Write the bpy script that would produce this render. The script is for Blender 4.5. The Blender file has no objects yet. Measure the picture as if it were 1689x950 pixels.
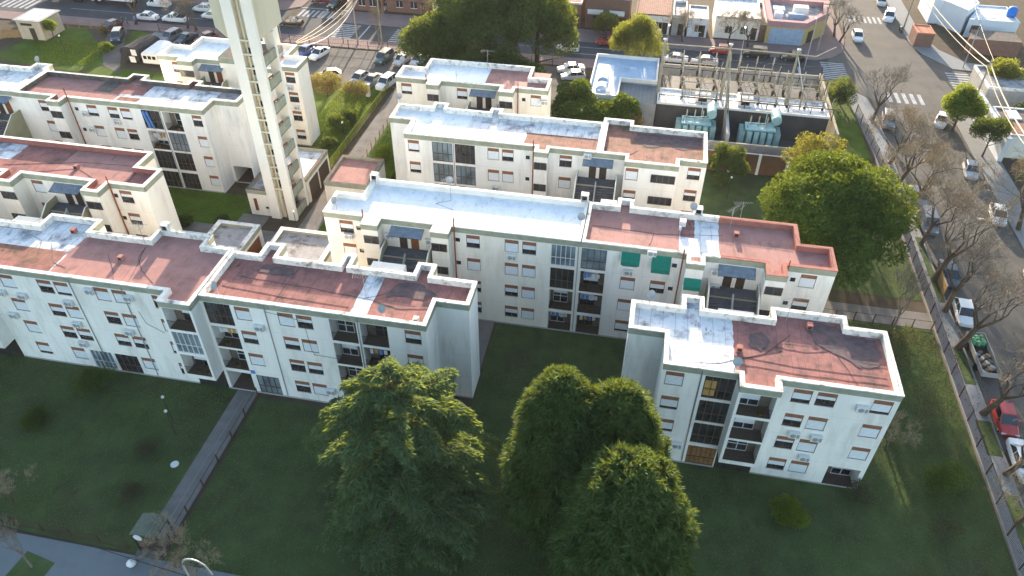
import bpy, math, random
import numpy as np
from mathutils import Vector, Matrix
R = math.radians
rnd = random.Random(7)
scene = bpy.context.scene
C = scene.collection

# ---------------------------------------------------------------- camera
cd = bpy.data.cameras.new('camera'); cam = bpy.data.objects.new('camera', cd); C.objects.link(cam)
cd.sensor_width = 36.0; cd.lens = 26.54; cd.clip_start = 0.5; cd.clip_end = 3000
def _cam():
    p = R(40.289); y = R(-10.536); r = R(0.37)
    fw = Vector((math.sin(y)*math.cos(p), math.cos(y)*math.cos(p), -math.sin(p)))
    rt = Vector((math.cos(y), -math.sin(y), 0)); up = rt.cross(fw)
    rt2 = rt*math.cos(r)+up*math.sin(r); up2 = -rt*math.sin(r)+up*math.cos(r)
    m = Matrix((rt2, up2, -fw)).transposed().to_4x4(); m.translation = (0, 0, 53.17)
    cam.matrix_world = m
_cam()
scene.camera = cam

# ---------------------------------------------------------------- light
SUN_EL, SUN_AZ = 10.9, -6.8          # degrees above the horizon; degrees from +Y towards -X
w = bpy.data.worlds.new('World'); scene.world = w; w.use_nodes = True
nt = w.node_tree; bg = nt.nodes['Background']
sky = nt.nodes.new('ShaderNodeTexSky'); sky.sky_type = 'NISHITA'; sky.sun_disc = False
sky.sun_elevation = R(SUN_EL); sky.sun_rotation = R(SUN_AZ)
sky.air_density = 1.0; sky.dust_density = 1.5; sky.ozone_density = 1.0
nt.links.new(sky.outputs[0], bg.inputs[0]); bg.inputs[1].default_value = 0.125
sl = bpy.data.lights.new('sun', 'SUN'); sun = bpy.data.objects.new('sun', sl); C.objects.link(sun)
sl.energy = 4.2; sl.angle = R(0.6); sl.color = (1.0, 0.83, 0.64)
sd = Vector((math.sin(R(SUN_AZ))*math.cos(R(SUN_EL)), math.cos(R(SUN_AZ))*math.cos(R(SUN_EL)), math.sin(R(SUN_EL))))
sun.rotation_euler = sd.to_track_quat('Z', 'Y').to_euler(); sun.location = sd*200
vs = scene.view_settings
vs.view_transform = 'Standard'; vs.look = 'None'; vs.exposure = 2.3; vs.gamma = 1.0; vs.use_curve_mapping = False
try:
    scene.cycles.max_bounces = 6; scene.cycles.diffuse_bounces = 3; scene.cycles.glossy_bounces = 2
    scene.cycles.transmission_bounces = 3; scene.cycles.transparent_max_bounces = 6
    scene.cycles.use_denoising = True
    scene.cycles.sample_clamp_indirect = 4
except Exception: pass

# ---------------------------------------------------------------- materials
MATS = {}
def mat(name, col, rough=0.85, var=0.0, vscale=1.0, stain=None, sscale=0.4, samt=0.5, stretch=(1,1,1), metal=0.0, spec=0.10,
        isl=0.0, transl=0.0, bump=0.0, bscale=8.0, seams=None, col2=None, grime=None, streak=0):
    """one procedural material: base colour with noise variation, stains, seam lines, per-island variation and translucency"""
    if name in MATS: return MATS[name]
    m = bpy.data.materials.new(name); m.use_nodes = True; t = m.node_tree; N = t.nodes; L = t.links
    b = N['Principled BSDF']; b.inputs['Roughness'].default_value = rough; b.inputs['Metallic'].default_value = metal
    b.inputs['Specular IOR Level'].default_value = spec
    tc = N.new('ShaderNodeTexCoord'); g = N.new('ShaderNodeNewGeometry')
    mp = N.new('ShaderNodeMapping'); mp.inputs['Scale'].default_value = stretch
    L.new(g.outputs['Position'], mp.inputs[0]); P = mp.outputs[0]
    c = N.new('ShaderNodeRGB'); c.outputs[0].default_value = (*col, 1); cur = c.outputs[0]
    def mix(a, bcol, fac, mode='MIX'):
        x = N.new('ShaderNodeMix'); x.data_type = 'RGBA'; x.blend_type = mode
        for s, v in ((x.inputs[0], fac), (x.inputs[6], a), (x.inputs[7], bcol)):
            if hasattr(v, 'is_output'): L.new(v, s)
            elif isinstance(v, tuple): s.default_value = (*v, 1)
            else: s.default_value = v
        return x.outputs[2]
    def noise(sc, det=4, src=None, rg=0.55):
        n = N.new('ShaderNodeTexNoise'); n.inputs['Scale'].default_value = sc; n.inputs['Detail'].default_value = det
        n.inputs['Roughness'].default_value = rg; L.new(src or P, n.inputs['Vector']); return n.outputs['Fac']
    def ramp(v, a, b2):
        x = N.new('ShaderNodeMapRange'); x.inputs[1].default_value = a; x.inputs[2].default_value = b2; L.new(v, x.inputs[0]); return x.outputs[0]
    if col2 is not None: cur = mix(cur, col2, ramp(noise(vscale*0.35, 5), 0.42, 0.62))
    if var:
        dk = tuple(x*(1-var) for x in col); lt = tuple(min(1, x*(1+var*0.8)) for x in col)
        v = mix(dk, lt, ramp(noise(vscale), 0.3, 0.7)); cur = mix(cur, v, 0.6) if col2 is not None else v
    if stain is not None:
        cur = mix(cur, stain, (lambda f: (lambda mm: mm)(f))(ramp2(N, L, ramp(noise(sscale, 6, rg=0.65), 0.5, 0.72), samt)))
    if streak:
        mp3 = N.new('ShaderNodeMapping'); mp3.inputs['Scale'].default_value = (1.0, 1.0, 0.10); L.new(g.outputs['Position'], mp3.inputs[0])
        f3 = ramp(noise(2.6, 5, src=mp3.outputs[0], rg=0.6), 0.52, 0.75); f4 = ramp(noise(0.35, 3), 0.42, 0.6)
        m3 = N.new('ShaderNodeMath'); m3.operation = 'MULTIPLY'; L.new(f3, m3.inputs[0]); L.new(f4, m3.inputs[1])
        cur = mix(cur, (0.33, 0.30, 0.25), ramp2(N, L, m3.outputs[0], streak))
        s3 = N.new('ShaderNodeSeparateXYZ'); L.new(g.outputs['Position'], s3.inputs[0])
        a3 = N.new('ShaderNodeMath'); a3.operation = 'ADD'; L.new(s3.outputs[2], a3.inputs[0]); a3.inputs[1].default_value = -0.02
        p3_ = N.new('ShaderNodeMath'); p3_.operation = 'PINGPONG'; L.new(a3.outputs[0], p3_.inputs[0]); p3_.inputs[1].default_value = 2.77/2
        l3 = N.new('ShaderNodeMath'); l3.operation = 'LESS_THAN'; L.new(p3_.outputs[0], l3.inputs[0]); l3.inputs[1].default_value = 0.012
        cur = mix(cur, (0.40, 0.38, 0.34), ramp2(N, L, l3.outputs[0], 0.5))
    if grime is not None:
        gcol, gs, gamt = grime
        mp2 = N.new('ShaderNodeMapping'); mp2.inputs['Scale'].default_value = (1.0, 0.35, 1.0); L.new(g.outputs['Position'], mp2.inputs[0])
        f1 = ramp(noise(gs, 8, src=mp2.outputs[0], rg=0.7), 0.52, 0.66); f2 = ramp(noise(gs*0.22, 3), 0.40, 0.62)
        mm = N.new('ShaderNodeMath'); mm.operation = 'MULTIPLY'; L.new(f1, mm.inputs[0]); L.new(f2, mm.inputs[1])
        cur = mix(cur, gcol, ramp2(N, L, mm.outputs[0], gamt))
    if seams is not None:
        dx, wd, sc2 = seams
        sx = N.new('ShaderNodeSeparateXYZ'); L.new(g.outputs['Position'], sx.inputs[0])
        wob = noise(0.6, 2)
        ad = N.new('ShaderNodeMath'); ad.operation = 'MULTIPLY_ADD'; L.new(wob, ad.inputs[0]); ad.inputs[1].default_value = 0.25; L.new(sx.outputs[0], ad.inputs[2])
        md = N.new('ShaderNodeMath'); md.operation = 'PINGPONG'; L.new(ad.outputs[0], md.inputs[0]); md.inputs[1].default_value = dx/2
        lt = N.new('ShaderNodeMath'); lt.operation = 'LESS_THAN'; L.new(md.outputs[0], lt.inputs[0]); lt.inputs[1].default_value = wd
        ml = N.new('ShaderNodeMath'); ml.operation = 'MULTIPLY'; L.new(lt.outputs[0], ml.inputs[0]); ml.inputs[1].default_value = 0.55
        cur = mix(cur, sc2, ml.outputs[0])
    if isl:
        hs = N.new('ShaderNodeHueSaturation'); L.new(cur, hs.inputs['Color'])
        L.new(ramp(g.outputs['Random Per Island'], -0.0001, 1.0001), hs.inputs['Value'])
        mr = N.new('ShaderNodeMapRange'); L.new(g.outputs['Random Per Island'], mr.inputs[0]); mr.inputs[3].default_value = 1-isl; mr.inputs[4].default_value = 1+isl
        L.new(mr.outputs[0], hs.inputs['Value']); cur = hs.outputs[0]
    L.new(cur, b.inputs['Base Color'])
    if bump:
        bp = N.new('ShaderNodeBump'); bp.inputs['Strength'].default_value = bump; bp.inputs['Distance'].default_value = 0.05
        L.new(noise(bscale, 5), bp.inputs['Height']); L.new(bp.outputs[0], b.inputs['Normal'])
    if transl:
        tr = N.new('ShaderNodeBsdfTranslucent'); L.new(mix(cur, (0.55, 0.62, 0.02), 0.35), tr.inputs[0])
        ms = N.new('ShaderNodeMixShader'); ms.inputs[0].default_value = transl
        L.new(b.outputs[0], ms.inputs[1]); L.new(tr.outputs[0], ms.inputs[2]); L.new(ms.outputs[0], N['Material Output'].inputs[0])
    MATS[name] = m; return m
def ramp2(N, L, v, amt):
    x = N.new('ShaderNodeMath'); x.operation = 'MULTIPLY'; L.new(v, x.inputs[0]); x.inputs[1].default_value = amt; return x.outputs[0]

mat('wall_paint', (0.81, 0.785, 0.74), 0.9, var=0.07, vscale=0.35, stain=(0.38, 0.36, 0.31), sscale=0.8, samt=0.45, stretch=(1, 1, 0.22), bump=0.1, streak=0.2)
mat('wall_cream', (0.81, 0.76, 0.675), 0.9, var=0.07, vscale=0.35, stain=(0.50, 0.42, 0.28), sscale=0.8, samt=0.40, stretch=(1, 1, 0.22), bump=0.1, streak=0.2)  # same cream paint, colour warmed for light bounced off the sunlit roofs
mat('band_olive', (0.30, 0.31, 0.24), 0.9, var=0.15, vscale=1.2, stain=(0.16, 0.17, 0.13), sscale=1.5, samt=0.5)
mat('coping_white', (0.72, 0.70, 0.66), 0.8, var=0.12, vscale=2.5, stain=(0.12, 0.11, 0.09), sscale=1.3, samt=1.0, bump=0.3, bscale=4)
mat('coping_red', (0.35, 0.15, 0.12), 0.8, var=0.15, vscale=2, stain=(0.3, 0.12, 0.1), sscale=1.5, samt=0.5)
mat('roof_red', (0.285, 0.132, 0.118), 0.8, var=0.2, vscale=1.5, stain=(0.085, 0.065, 0.065), sscale=0.5, samt=0.95, seams=(1.0, 0.022, (0.12, 0.05, 0.045)), bump=0.25, grime=((0.07,0.06,0.055), 2.2, 0.85))
mat('roof_red_clean', (0.36, 0.19, 0.168), 0.8, var=0.10, vscale=1.0, stain=(0.19, 0.10, 0.09), sscale=0.6, samt=0.6, seams=(1.0, 0.012, (0.2, 0.1, 0.09)), bump=0.12, grime=((0.13,0.09,0.085), 1.8, 0.6))
mat('roof_red_moss', (0.27, 0.135, 0.105), 0.85, var=0.25, vscale=1.2, stain=(0.10, 0.085, 0.05), sscale=0.5, samt=1.2, seams=(1.0, 0.03, (0.14, 0.08, 0.06)), bump=0.3, grime=((0.06,0.05,0.035), 2.0, 0.95))
mat('roof_silver', (0.62, 0.64, 0.66), 0.55, spec=0.35, var=0.10, vscale=1.0, stain=(0.11, 0.12, 0.16), sscale=0.6, samt=1.1, seams=(1.0, 0.025, (0.16, 0.17, 0.2)), bump=0.2, grime=((0.10,0.10,0.12), 2.4, 0.95))
mat('roof_white', (0.76, 0.79, 0.82), 0.5, var=0.05, vscale=1.0, stain=(0.45, 0.50, 0.55), sscale=0.6, samt=0.5, bump=0.15, grime=((0.3,0.33,0.36), 2.0, 0.6))
mat('roof_dark', (0.12, 0.11, 0.10), 0.9, var=0.3, vscale=1.5, stain=(0.28, 0.14, 0.09), sscale=0.6, samt=0.9, bump=0.3)
mat('roof_grey', (0.33, 0.32, 0.32), 0.85, var=0.15, vscale=1.5, stain=(0.07, 0.06, 0.05), sscale=0.8, samt=1.0, bump=0.3)
mat('roof_blue', (0.36, 0.48, 0.62), 0.6, var=0.08, vscale=1.0, stain=(0.2, 0.27, 0.35), sscale=0.6, samt=0.5)
mat('slab_white', (0.74, 0.71, 0.65), 0.85, var=0.08, vscale=1.0)
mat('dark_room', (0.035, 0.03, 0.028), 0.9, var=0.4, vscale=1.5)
mat('tile_floor', (0.10, 0.075, 0.06), 0.7, var=0.2, vscale=4)
mat('glass_dark', (0.03, 0.035, 0.04), 0.12, var=0.5, vscale=0.8, spec=0.8)
mat('glass_blue', (0.16, 0.21, 0.24), 0.15, var=0.5, vscale=0.7, spec=0.8)
mat('frame_brown', (0.13, 0.075, 0.05), 0.6, var=0.1)
mat('frame_white', (0.65, 0.65, 0.64), 0.5)
mat('box_brown', (0.25, 0.115, 0.07), 0.75, var=0.18, vscale=3)
mat('shutter', (0.74, 0.77, 0.80), 0.5, var=0.05, vscale=3)
mat('door_wood', (0.19, 0.075, 0.03), 0.5, var=0.2, vscale=4)
mat('door_dark', (0.06, 0.045, 0.035), 0.5, var=0.2, vscale=4)
mat('iron', (0.05, 0.04, 0.035), 0.6)
mat('rust_pipe', (0.30, 0.10, 0.05), 0.8, var=0.3, vscale=3)
mat('cable_black', (0.02, 0.02, 0.02), 0.6)
mat('metal_grey', (0.33, 0.34, 0.35), 0.5, metal=0.3)
mat('ac_white', (0.66, 0.67, 0.66), 0.5)
mat('awning_green', (0.01, 0.17, 0.13), 0.8, var=0.12, vscale=3)
mat('awning_blue', (0.17, 0.205, 0.25), 0.5, var=0.25, vscale=1.5)
mat('olive_wall', (0.32, 0.31, 0.20), 0.9, var=0.12, vscale=1.0)
mat('stair_grey', (0.11, 0.11, 0.12), 0.85, var=0.2, vscale=2)
mat('concrete', (0.36, 0.35, 0.33), 0.9, var=0.12, vscale=1.0, stain=(0.2, 0.19, 0.17), sscale=0.8, samt=0.5)
mat('tower_white', (0.74, 0.72, 0.66), 0.85, var=0.06, vscale=0.5, stain=(0.5, 0.46, 0.36), sscale=0.5, samt=0.35, stretch=(1, 1, 0.2))
mat('tower_beige', (0.54, 0.51, 0.39), 0.85, var=0.06, vscale=0.6, stain=(0.36, 0.34, 0.23), sscale=0.5, samt=0.4, stretch=(1, 1, 0.2))
mat('asphalt', (0.062, 0.065, 0.072), 0.9, var=0.14, vscale=0.25, stain=(0.13, 0.12, 0.11), sscale=0.12, samt=0.6, bump=0.1, bscale=20)
mat('asphalt_side', (0.10, 0.095, 0.088), 0.9, var=0.16, vscale=0.3, stain=(0.13, 0.115, 0.095), sscale=0.12, samt=0.7, grime=((0.05,0.048,0.045), 0.8, 0.6), bump=0.1, bscale=20)
mat('lot_asphalt', (0.11, 0.105, 0.10), 0.9, var=0.18, vscale=0.3, stain=(0.06, 0.055, 0.05), sscale=0.25, samt=0.7)
mat('pavement_pink', (0.20, 0.145, 0.14), 0.9, var=0.1, vscale=0.6)
mat('pavement_grey', (0.21, 0.22, 0.225), 0.9, var=0.1, vscale=0.5, stain=(0.12, 0.12, 0.12), sscale=0.5, samt=0.5)
mat('pavement_blue', (0.155, 0.175, 0.185), 0.9, var=0.1, vscale=0.5, stain=(0.10, 0.10, 0.10), sscale=0.5, samt=0.5)
mat('path_stone', (0.175, 0.165, 0.155), 0.95, var=0.18, vscale=1.2, stain=(0.075, 0.068, 0.055), sscale=0.6, samt=0.7, bump=0.3)
mat('kerb_stone', (0.24, 0.225, 0.205), 0.9, var=0.1, vscale=1.0)
mat('paint_white', (0.33, 0.35, 0.37), 0.8, var=0.2, vscale=2.0, stain=(0.12, 0.12, 0.125), sscale=1.3, samt=0.8)
mat('soil', (0.075, 0.058, 0.042), 0.95, var=0.25, vscale=0.8, stain=(0.05, 0.06, 0.02), sscale=0.4, samt=0.6)
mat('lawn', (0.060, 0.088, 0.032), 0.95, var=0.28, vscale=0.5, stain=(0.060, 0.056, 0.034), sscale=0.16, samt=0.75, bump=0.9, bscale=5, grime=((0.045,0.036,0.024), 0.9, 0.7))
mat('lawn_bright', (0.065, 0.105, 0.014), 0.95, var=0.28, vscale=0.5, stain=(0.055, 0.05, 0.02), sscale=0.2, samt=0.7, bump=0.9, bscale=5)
mat('brick_wall', (0.15, 0.085, 0.05), 0.9, var=0.2, vscale=1.0, stain=(0.06, 0.045, 0.035), sscale=0.5, samt=0.7)

# ---------------------------------------------------------------- mesh helpers
ORG = {}
class MB:
    def __init__(s): s.v = []; s.f = []; s.m = []; s.names = []; s.smooth = False
    def mi(s, name):
        if name not in s.names: s.names.append(name)
        return s.names.index(name)
    def face(s, pts, m):
        i = len(s.v); s.v += [tuple(p) for p in pts]; s.f.append(tuple(range(i, i+len(pts)))); s.m.append(s.mi(m))
    def box(s, x0, x1, y0, y1, z0, z1, m, top=None, skip=''):
        i = len(s.v)
        s.v += [(x0,y0,z0),(x1,y0,z0),(x1,y1,z0),(x0,y1,z0),(x0,y0,z1),(x1,y0,z1),(x1,y1,z1),(x0,y1,z1)]
        for k, q in (('b',(0,3,2,1)),('t',(4,5,6,7)),('f',(0,1,5,4)),('r',(1,2,6,5)),('k',(2,3,7,6)),('l',(3,0,4,7))):
            if k in skip: continue
            s.f.append(tuple(i+a for a in q)); s.m.append(s.mi(top if (k == 't' and top) else m))
    def obox(s, c, ang, lx, ly, z0, z1, m, top=None):
        ca, sa = math.cos(ang), math.sin(ang); i = len(s.v)
        for z in (z0, z1):
            for a, b in ((-1,-1),(1,-1),(1,1),(-1,1)):
                x, y = a*lx/2, b*ly/2; s.v.append((c[0]+x*ca-y*sa, c[1]+x*sa+y*ca, z))
        for k, q in enumerate(((0,3,2,1),(4,5,6,7),(0,1,5,4),(1,2,6,5),(2,3,7,6),(3,0,4,7))):
            s.f.append(tuple(i+a for a in q)); s.m.append(s.mi(top if (k == 1 and top) else m))
    def prism(s, pts, z0, z1, m, top=None, bottom=True):
        n = len(pts); i = len(s.v)
        s.v += [(x, y, z0) for x, y in pts]+[(x, y, z1) for x, y in pts]
        for k in range(n): s.f.append((i+k, i+(k+1) % n, i+n+(k+1) % n, i+n+k)); s.m.append(s.mi(m))
        s.f.append(tuple(i+n+k for k in range(n))); s.m.append(s.mi(top or m))
        if bottom: s.f.append(tuple(i+k for k in reversed(range(n)))); s.m.append(s.mi(m))
    def tube(s, pts, rad, m, n=6, cap=True):
        pts = [Vector(p) for p in pts]; rads = rad if isinstance(rad, (list, tuple)) else [rad]*len(pts)
        i = len(s.v); K = len(pts)
        for k in range(K):
            d = (pts[min(k+1, K-1)]-pts[max(k-1, 0)])
            if d.length < 1e-9: d = Vector((0, 0, 1))
            d.normalize(); a = d.cross(Vector((0, 0, 1)) if abs(d.z) < 0.95 else Vector((1, 0, 0))).normalized(); b = d.cross(a)
            for j in range(n):
                t = 2*math.pi*j/n; q = pts[k]+(a*math.cos(t)+b*math.sin(t))*rads[k]; s.v.append(tuple(q))
        mm = s.mi(m)
        for k in range(K-1):
            for j in range(n):
                s.f.append((i+k*n+j, i+(k+1)*n+j, i+(k+1)*n+(j+1) % n, i+k*n+(j+1) % n)); s.m.append(mm)
        if cap:
            s.f.append(tuple(i+j for j in range(n))); s.m.append(mm)
            s.f.append(tuple(i+(K-1)*n+j for j in reversed(range(n)))); s.m.append(mm)
    def lathe(s, c, prof, m, n=12, ax='z'):
        i = len(s.v); K = len(prof)
        for r, h in prof:
            for j in range(n):
                t = 2*math.pi*j/n; a, b = r*math.cos(t), r*math.sin(t)
                s.v.append((c[0]+a, c[1]+b, c[2]+h) if ax == 'z' else ((c[0]+h, c[1]+a, c[2]+b) if ax == 'x' else (c[0]+a, c[1]+h, c[2]+b)))
        mm = s.mi(m)
        for k in range(K-1):
            for j in range(n): s.f.append((i+k*n+j, i+k*n+(j+1) % n, i+(k+1)*n+(j+1) % n, i+(k+1)*n+j)); s.m.append(mm)
    def build(s, name, parent=None, loc=None, smooth=False):
        """links the collected shapes as ONE mesh object; coordinates are world ones unless loc says where the local origin stands"""
        o3 = ORG.get(parent, Vector((0, 0, 0))) if parent else Vector((0, 0, 0))
        me = bpy.data.meshes.new(name); me.from_pydata(s.v, [], s.f)
        for n in s.names: me.materials.append(MATS[n])
        me.polygons.foreach_set('material_index', s.m)
        if smooth: me.polygons.foreach_set('use_smooth', [True]*len(s.f))
        o = bpy.data.objects.new(name, me); C.objects.link(o)
        if loc is None:
            if parent is None:
                xs = np.array(s.v); base = Vector((float(xs[:,0].mean()), float(xs[:,1].mean()), float(xs[:,2].min())))
            else: base = o3.copy()
            me.transform(Matrix.Translation(-base))
        else: base = Vector(loc)
        o.location = base-o3
        if parent: o.parent = parent
        ORG[o] = base
        me.update(); return o
def link_copy(src, name, parent, loc):
    o = bpy.data.objects.new(name, src); C.objects.link(o); o.parent = parent
    o.location = Vector(loc)-ORG[parent]; ORG[o] = Vector(loc); return o
def tag(o, label, cat, group=None, kind=None):
    o['label'] = label; o['category'] = cat
    if group: o['group'] = group
    if kind: o['kind'] = kind
    return o
def thing(name, loc, label, cat, group=None, rz=0):
    o = bpy.data.objects.new(name, None); C.objects.link(o); o.location = loc; o.rotation_euler = (0, 0, rz)
    o.empty_display_size = 0.5
    ORG[o] = Vector(loc); return tag(o, label, cat, group)
def struct(name, mb, smooth=False):
    o = mb.build(name, smooth=smooth); o['kind'] = 'structure'; return o
def copy_tree(o, loc, rz=None, sc=None, label=None, group=None, parent=None):
    c = o.copy(); C.objects.link(c)
    if parent is None:
        c.location = loc
        if rz is not None: c.rotation_euler = (0, 0, rz)
        if sc is not None: c.scale = (sc, sc, sc)
        if label: c['label'] = label
        if group: c['group'] = group
    else: c.parent = parent
    for ch in list(o.children): copy_tree(ch, None, parent=c)
    return c

# ---------------------------------------------------------------- ground
g = MB(); g.face([(-1500,-600,0),(1500,-600,0),(1500,1800,0),(-1500,1800,0)], 'soil'); struct('ground', g)
def sheet(name, rects, z, m, kind='structure'):
    g = MB()
    for r in rects:
        if len(r) == 4 and not isinstance(r[0], tuple): g.face([(r[0],r[2],z),(r[1],r[2],z),(r[1],r[3],z),(r[0],r[3],z)], m)
        else: g.face([(x, y, z) for x, y in r], m)
    return struct(name, g)
sheet('lawn', [(-140,-31.9,28,42.2),(-140,-33.9,25.2,28),(-31.5,32.1,0,41.7),(-12,32.1,41.7,55.9),(-46,-31.9,42.2,42.3),(18.7,32.1,55.9,63.4),(7.6,32.1,68,90.5),(-31,-7,62.8,72.2)], 0.02, 'lawn')
sheet('courtyard_lawn', [(-90,-45.9,63.6,72.9),(-36.2,-30.9,79.8,105.6),(-31.2,-11,79.4,84.5),(-47.4,-40,79.8,106),(-64,-47.5,93.3,106),(-90,-64.6,80,104),(-11.5,-7.5,80.5,105),(-36.2,-31,67.6,72)], 0.024, 'lawn_bright')
sheet('far_lawn', [((-110,103.5),(-91.5,101.5),(-88.6,105.6),(-94,112),(-101,118.4),(-106,117.6),(-108,112)), ((-90.5,113.5),(-87.5,118.6),(-92,118.9)),(26.8,31.6,92,118)], 0.028, 'lawn_bright')
sheet('courtyard_paving', [(-60,-38.0,62.2,66.4),(-75,-60,62.9,66.4),(-38.0,-31.2,63,67.6),(-38.7,-36.2,67.6,112),(-31,-29,56,63),(-46.5,-43,66.45,69.2)], 0.032, 'path_stone')
sheet('footpath', [(-33.9,-31.9,25,42.4)], 0.036, 'path_stone')
sheet('east_path', [(20,32.2,63.4,66.0)], 0.036, 'path_stone')
sheet('courtyard_soil', [(-34.7,-12.2,48.4,55.9),(-75,-34.76,48.7,56.5)], 0.04, 'path_stone')

# streets
sheet('main_road', [(-220,200,123,130.4)], 0.004, 'asphalt')
sheet('main_road_north_lanes', [(-220,-68,130.4,134.2)], 0.008, 'asphalt')
sheet('side_road_west', [((-66.5,130.4),(-56.5,130.4),(-56.5,240),(-66.0,240)),(-132,-118,130.4,240)], 0.008, 'asphalt')
sheet('side_road', [((34.5,-40),(45.6,-40),(45.6,126),(45,240),(33.9,240),(34.6,126),(34.9,112))], 0.012, 'asphalt_side')
sheet('junction', [((32,121),(35.0,116.5),(46.5,116.5),(52,123),(52,130.4),(45.5,137),(44,141),(34.2,141),(33.2,136),(30,131),(30,123))], 0.016, 'asphalt_side')
sheet('car_park', [(-60,-38.7,106,119),(-38.7,-11,107,119)], 0.02, 'lot_asphalt')
sheet('car_park_slab', [((-88.3,114.8),(-82.5,112.4),(-79,119.3),(-88,119.3))], 0.044, 'pavement_grey')
sheet('driveway', [((-97,119.4),(-93.5,119.4),(-87.6,108),(-84,102),(-88.5,104.5),(-92.5,110))], 0.048, 'lot_asphalt')
def kerbed(name, pts, m, h=0.12):
    g = MB(); g.prism(pts, -0.05, h, 'kerb_stone', top=m); return struct(name, g)
kerbed('north_sidewalk', [(-220,119.6),(29,119.6),(31,121),(29,123),(-220,123)], 'pavement_pink')
kerbed('far_sidewalk', [(-56.5,130.4),(28,130.4),(31,132),(33,135),(33.9,140),(33.9,240),(30.5,240),(30.5,146),(26.2,136),(-56.5,136)], 'pavement_pink')
kerbed('far_sidewalk_west', [(-118,134.2),(-70,134.2),(-67,136.5),(-66.5,240),(-70,240),(-70,139),(-118,139)], 'pavement_pink')
kerbed('street_sidewalk', [(32.5,-40),(34.6,-40),(34.6,112),(34.2,117),(32,119.5),(31.4,119.5),(31.4,110),(32.2,100)], 'pavement_grey')
kerbed('east_sidewalk', [(45.7,-40),(49,-40),(49,112),(51,120),(60,123),(52.5,122.5),(48,117),(45.7,112)], 'pavement_grey')
kerbed('north_east_sidewalk', [(44.9,240),(45.1,141),(46.3,136.5),(50,131),(60,130.4),(60,134),(53,134),(49.5,139),(48,146),(48,240)], 'pavement_grey')
kerbed('south_sidewalk', [(-140,15),(-20,15),(-20,24.9),(-140,25.1)], 'pavement_blue')
sheet('verge', [(33.3,34.4,20,43.5),(33.1,34.4,47.5,51.5),(33.4,34.4,56,61),(33.7,34.4,68,80)], 0.126, 'lawn')
# road markings
def stripes(name, x0, x1, y0, y1, n, along='x', z=0.024, fr=0.5):
    g = MB()
    for k in range(n):
        if along == 'x':
            a = x0+(x1-x0)*k/n; b = a+(x1-x0)/n*fr; g.face([(a,y0,z),(b,y0,z),(b,y1,z),(a,y1,z)], 'paint_white')
        else:
            a = y0+(y1-y0)*k/n; b = a+(y1-y0)/n*fr; g.face([(x0,a,z),(x1,a,z),(x1,b,z),(x0,b,z)], 'paint_white')
    return struct(name, g)
stripes('crossing_markings', -66.2,-57.4,131.8,135.2, 9)
stripes('crossing_markings', -56.2,-52.6,123.5,130, 8, 'y')
stripes('crossing_markings', -45.6,-41.6,123.5,129.6, 7, 'y')
stripes('crossing_markings', -125,-117.5,125,129.5, 6)
stripes('crossing_markings', 28.6,32.4,123.4,130.2, 9, 'y')
stripes('crossing_markings', 36.2,43.4,149.6,153, 8)
stripes('crossing_markings', 37.4,43.2,116.4,120, 5)
stripes('crossing_markings', 48.4,52,122.6,130, 8, 'y')
g = MB()
for (x0,x1,y0,y1) in ((-51.2,-50.9,123.6,130),(-67.3,-57.4,136.0,136.3),(-15,-8,125.0,125.2),(-40,-16,126.6,126.75),(24.6,24.9,123.5,127),(-110,-70,126.8,126.95),(-15,-4,127.9,128.05)):
    g.face([(x0,y0,0.024),(x1,y0,0.024),(x1,y1,0.024),(x0,y1,0.024)], 'paint_white')
struct('lane_markings', g)

mat('corrugated_dark', (0.03, 0.034, 0.042), 0.7, var=0.35, vscale=0.5, stain=(0.10, 0.115, 0.14), sscale=0.3, samt=0.6, seams=(0.6, 0.05, (0.05, 0.055, 0.06)))
mat('loggia_back', (0.17, 0.14, 0.115), 0.9, var=0.3, vscale=1.5)  # wall behind open loggias, its deep shade put into the colour
mat('reed', (0.25, 0.13, 0.055), 0.9, var=0.3, vscale=3)
mat('hut_plaster', (0.48, 0.40, 0.30), 0.9, var=0.15, vscale=1, stain=(0.3,0.28,0.22), sscale=0.5, samt=0.6)
mat('yard_concrete', (0.075, 0.072, 0.07), 0.9, var=0.2, vscale=0.5, stain=(0.04,0.04,0.04), sscale=0.3, samt=0.7)  # concrete darkened, the shade over the yard put into its colour
sheet('substation_yard', [(1.5,26.4,93.2,117)], 0.05, 'yard_concrete')
mat('roof_stain', (0.115, 0.085, 0.088), 0.85, var=0.3, vscale=2, stain=(0.20,0.10,0.09), sscale=1.4, samt=0.9, bump=0.3)
g = MB(); g.face([(-32.95,26,0.041),(-32.88,26,0.041),(-32.88,41.5,0.041),(-32.95,41.5,0.041)],'pavement_grey'); struct('path_line', g)
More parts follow.
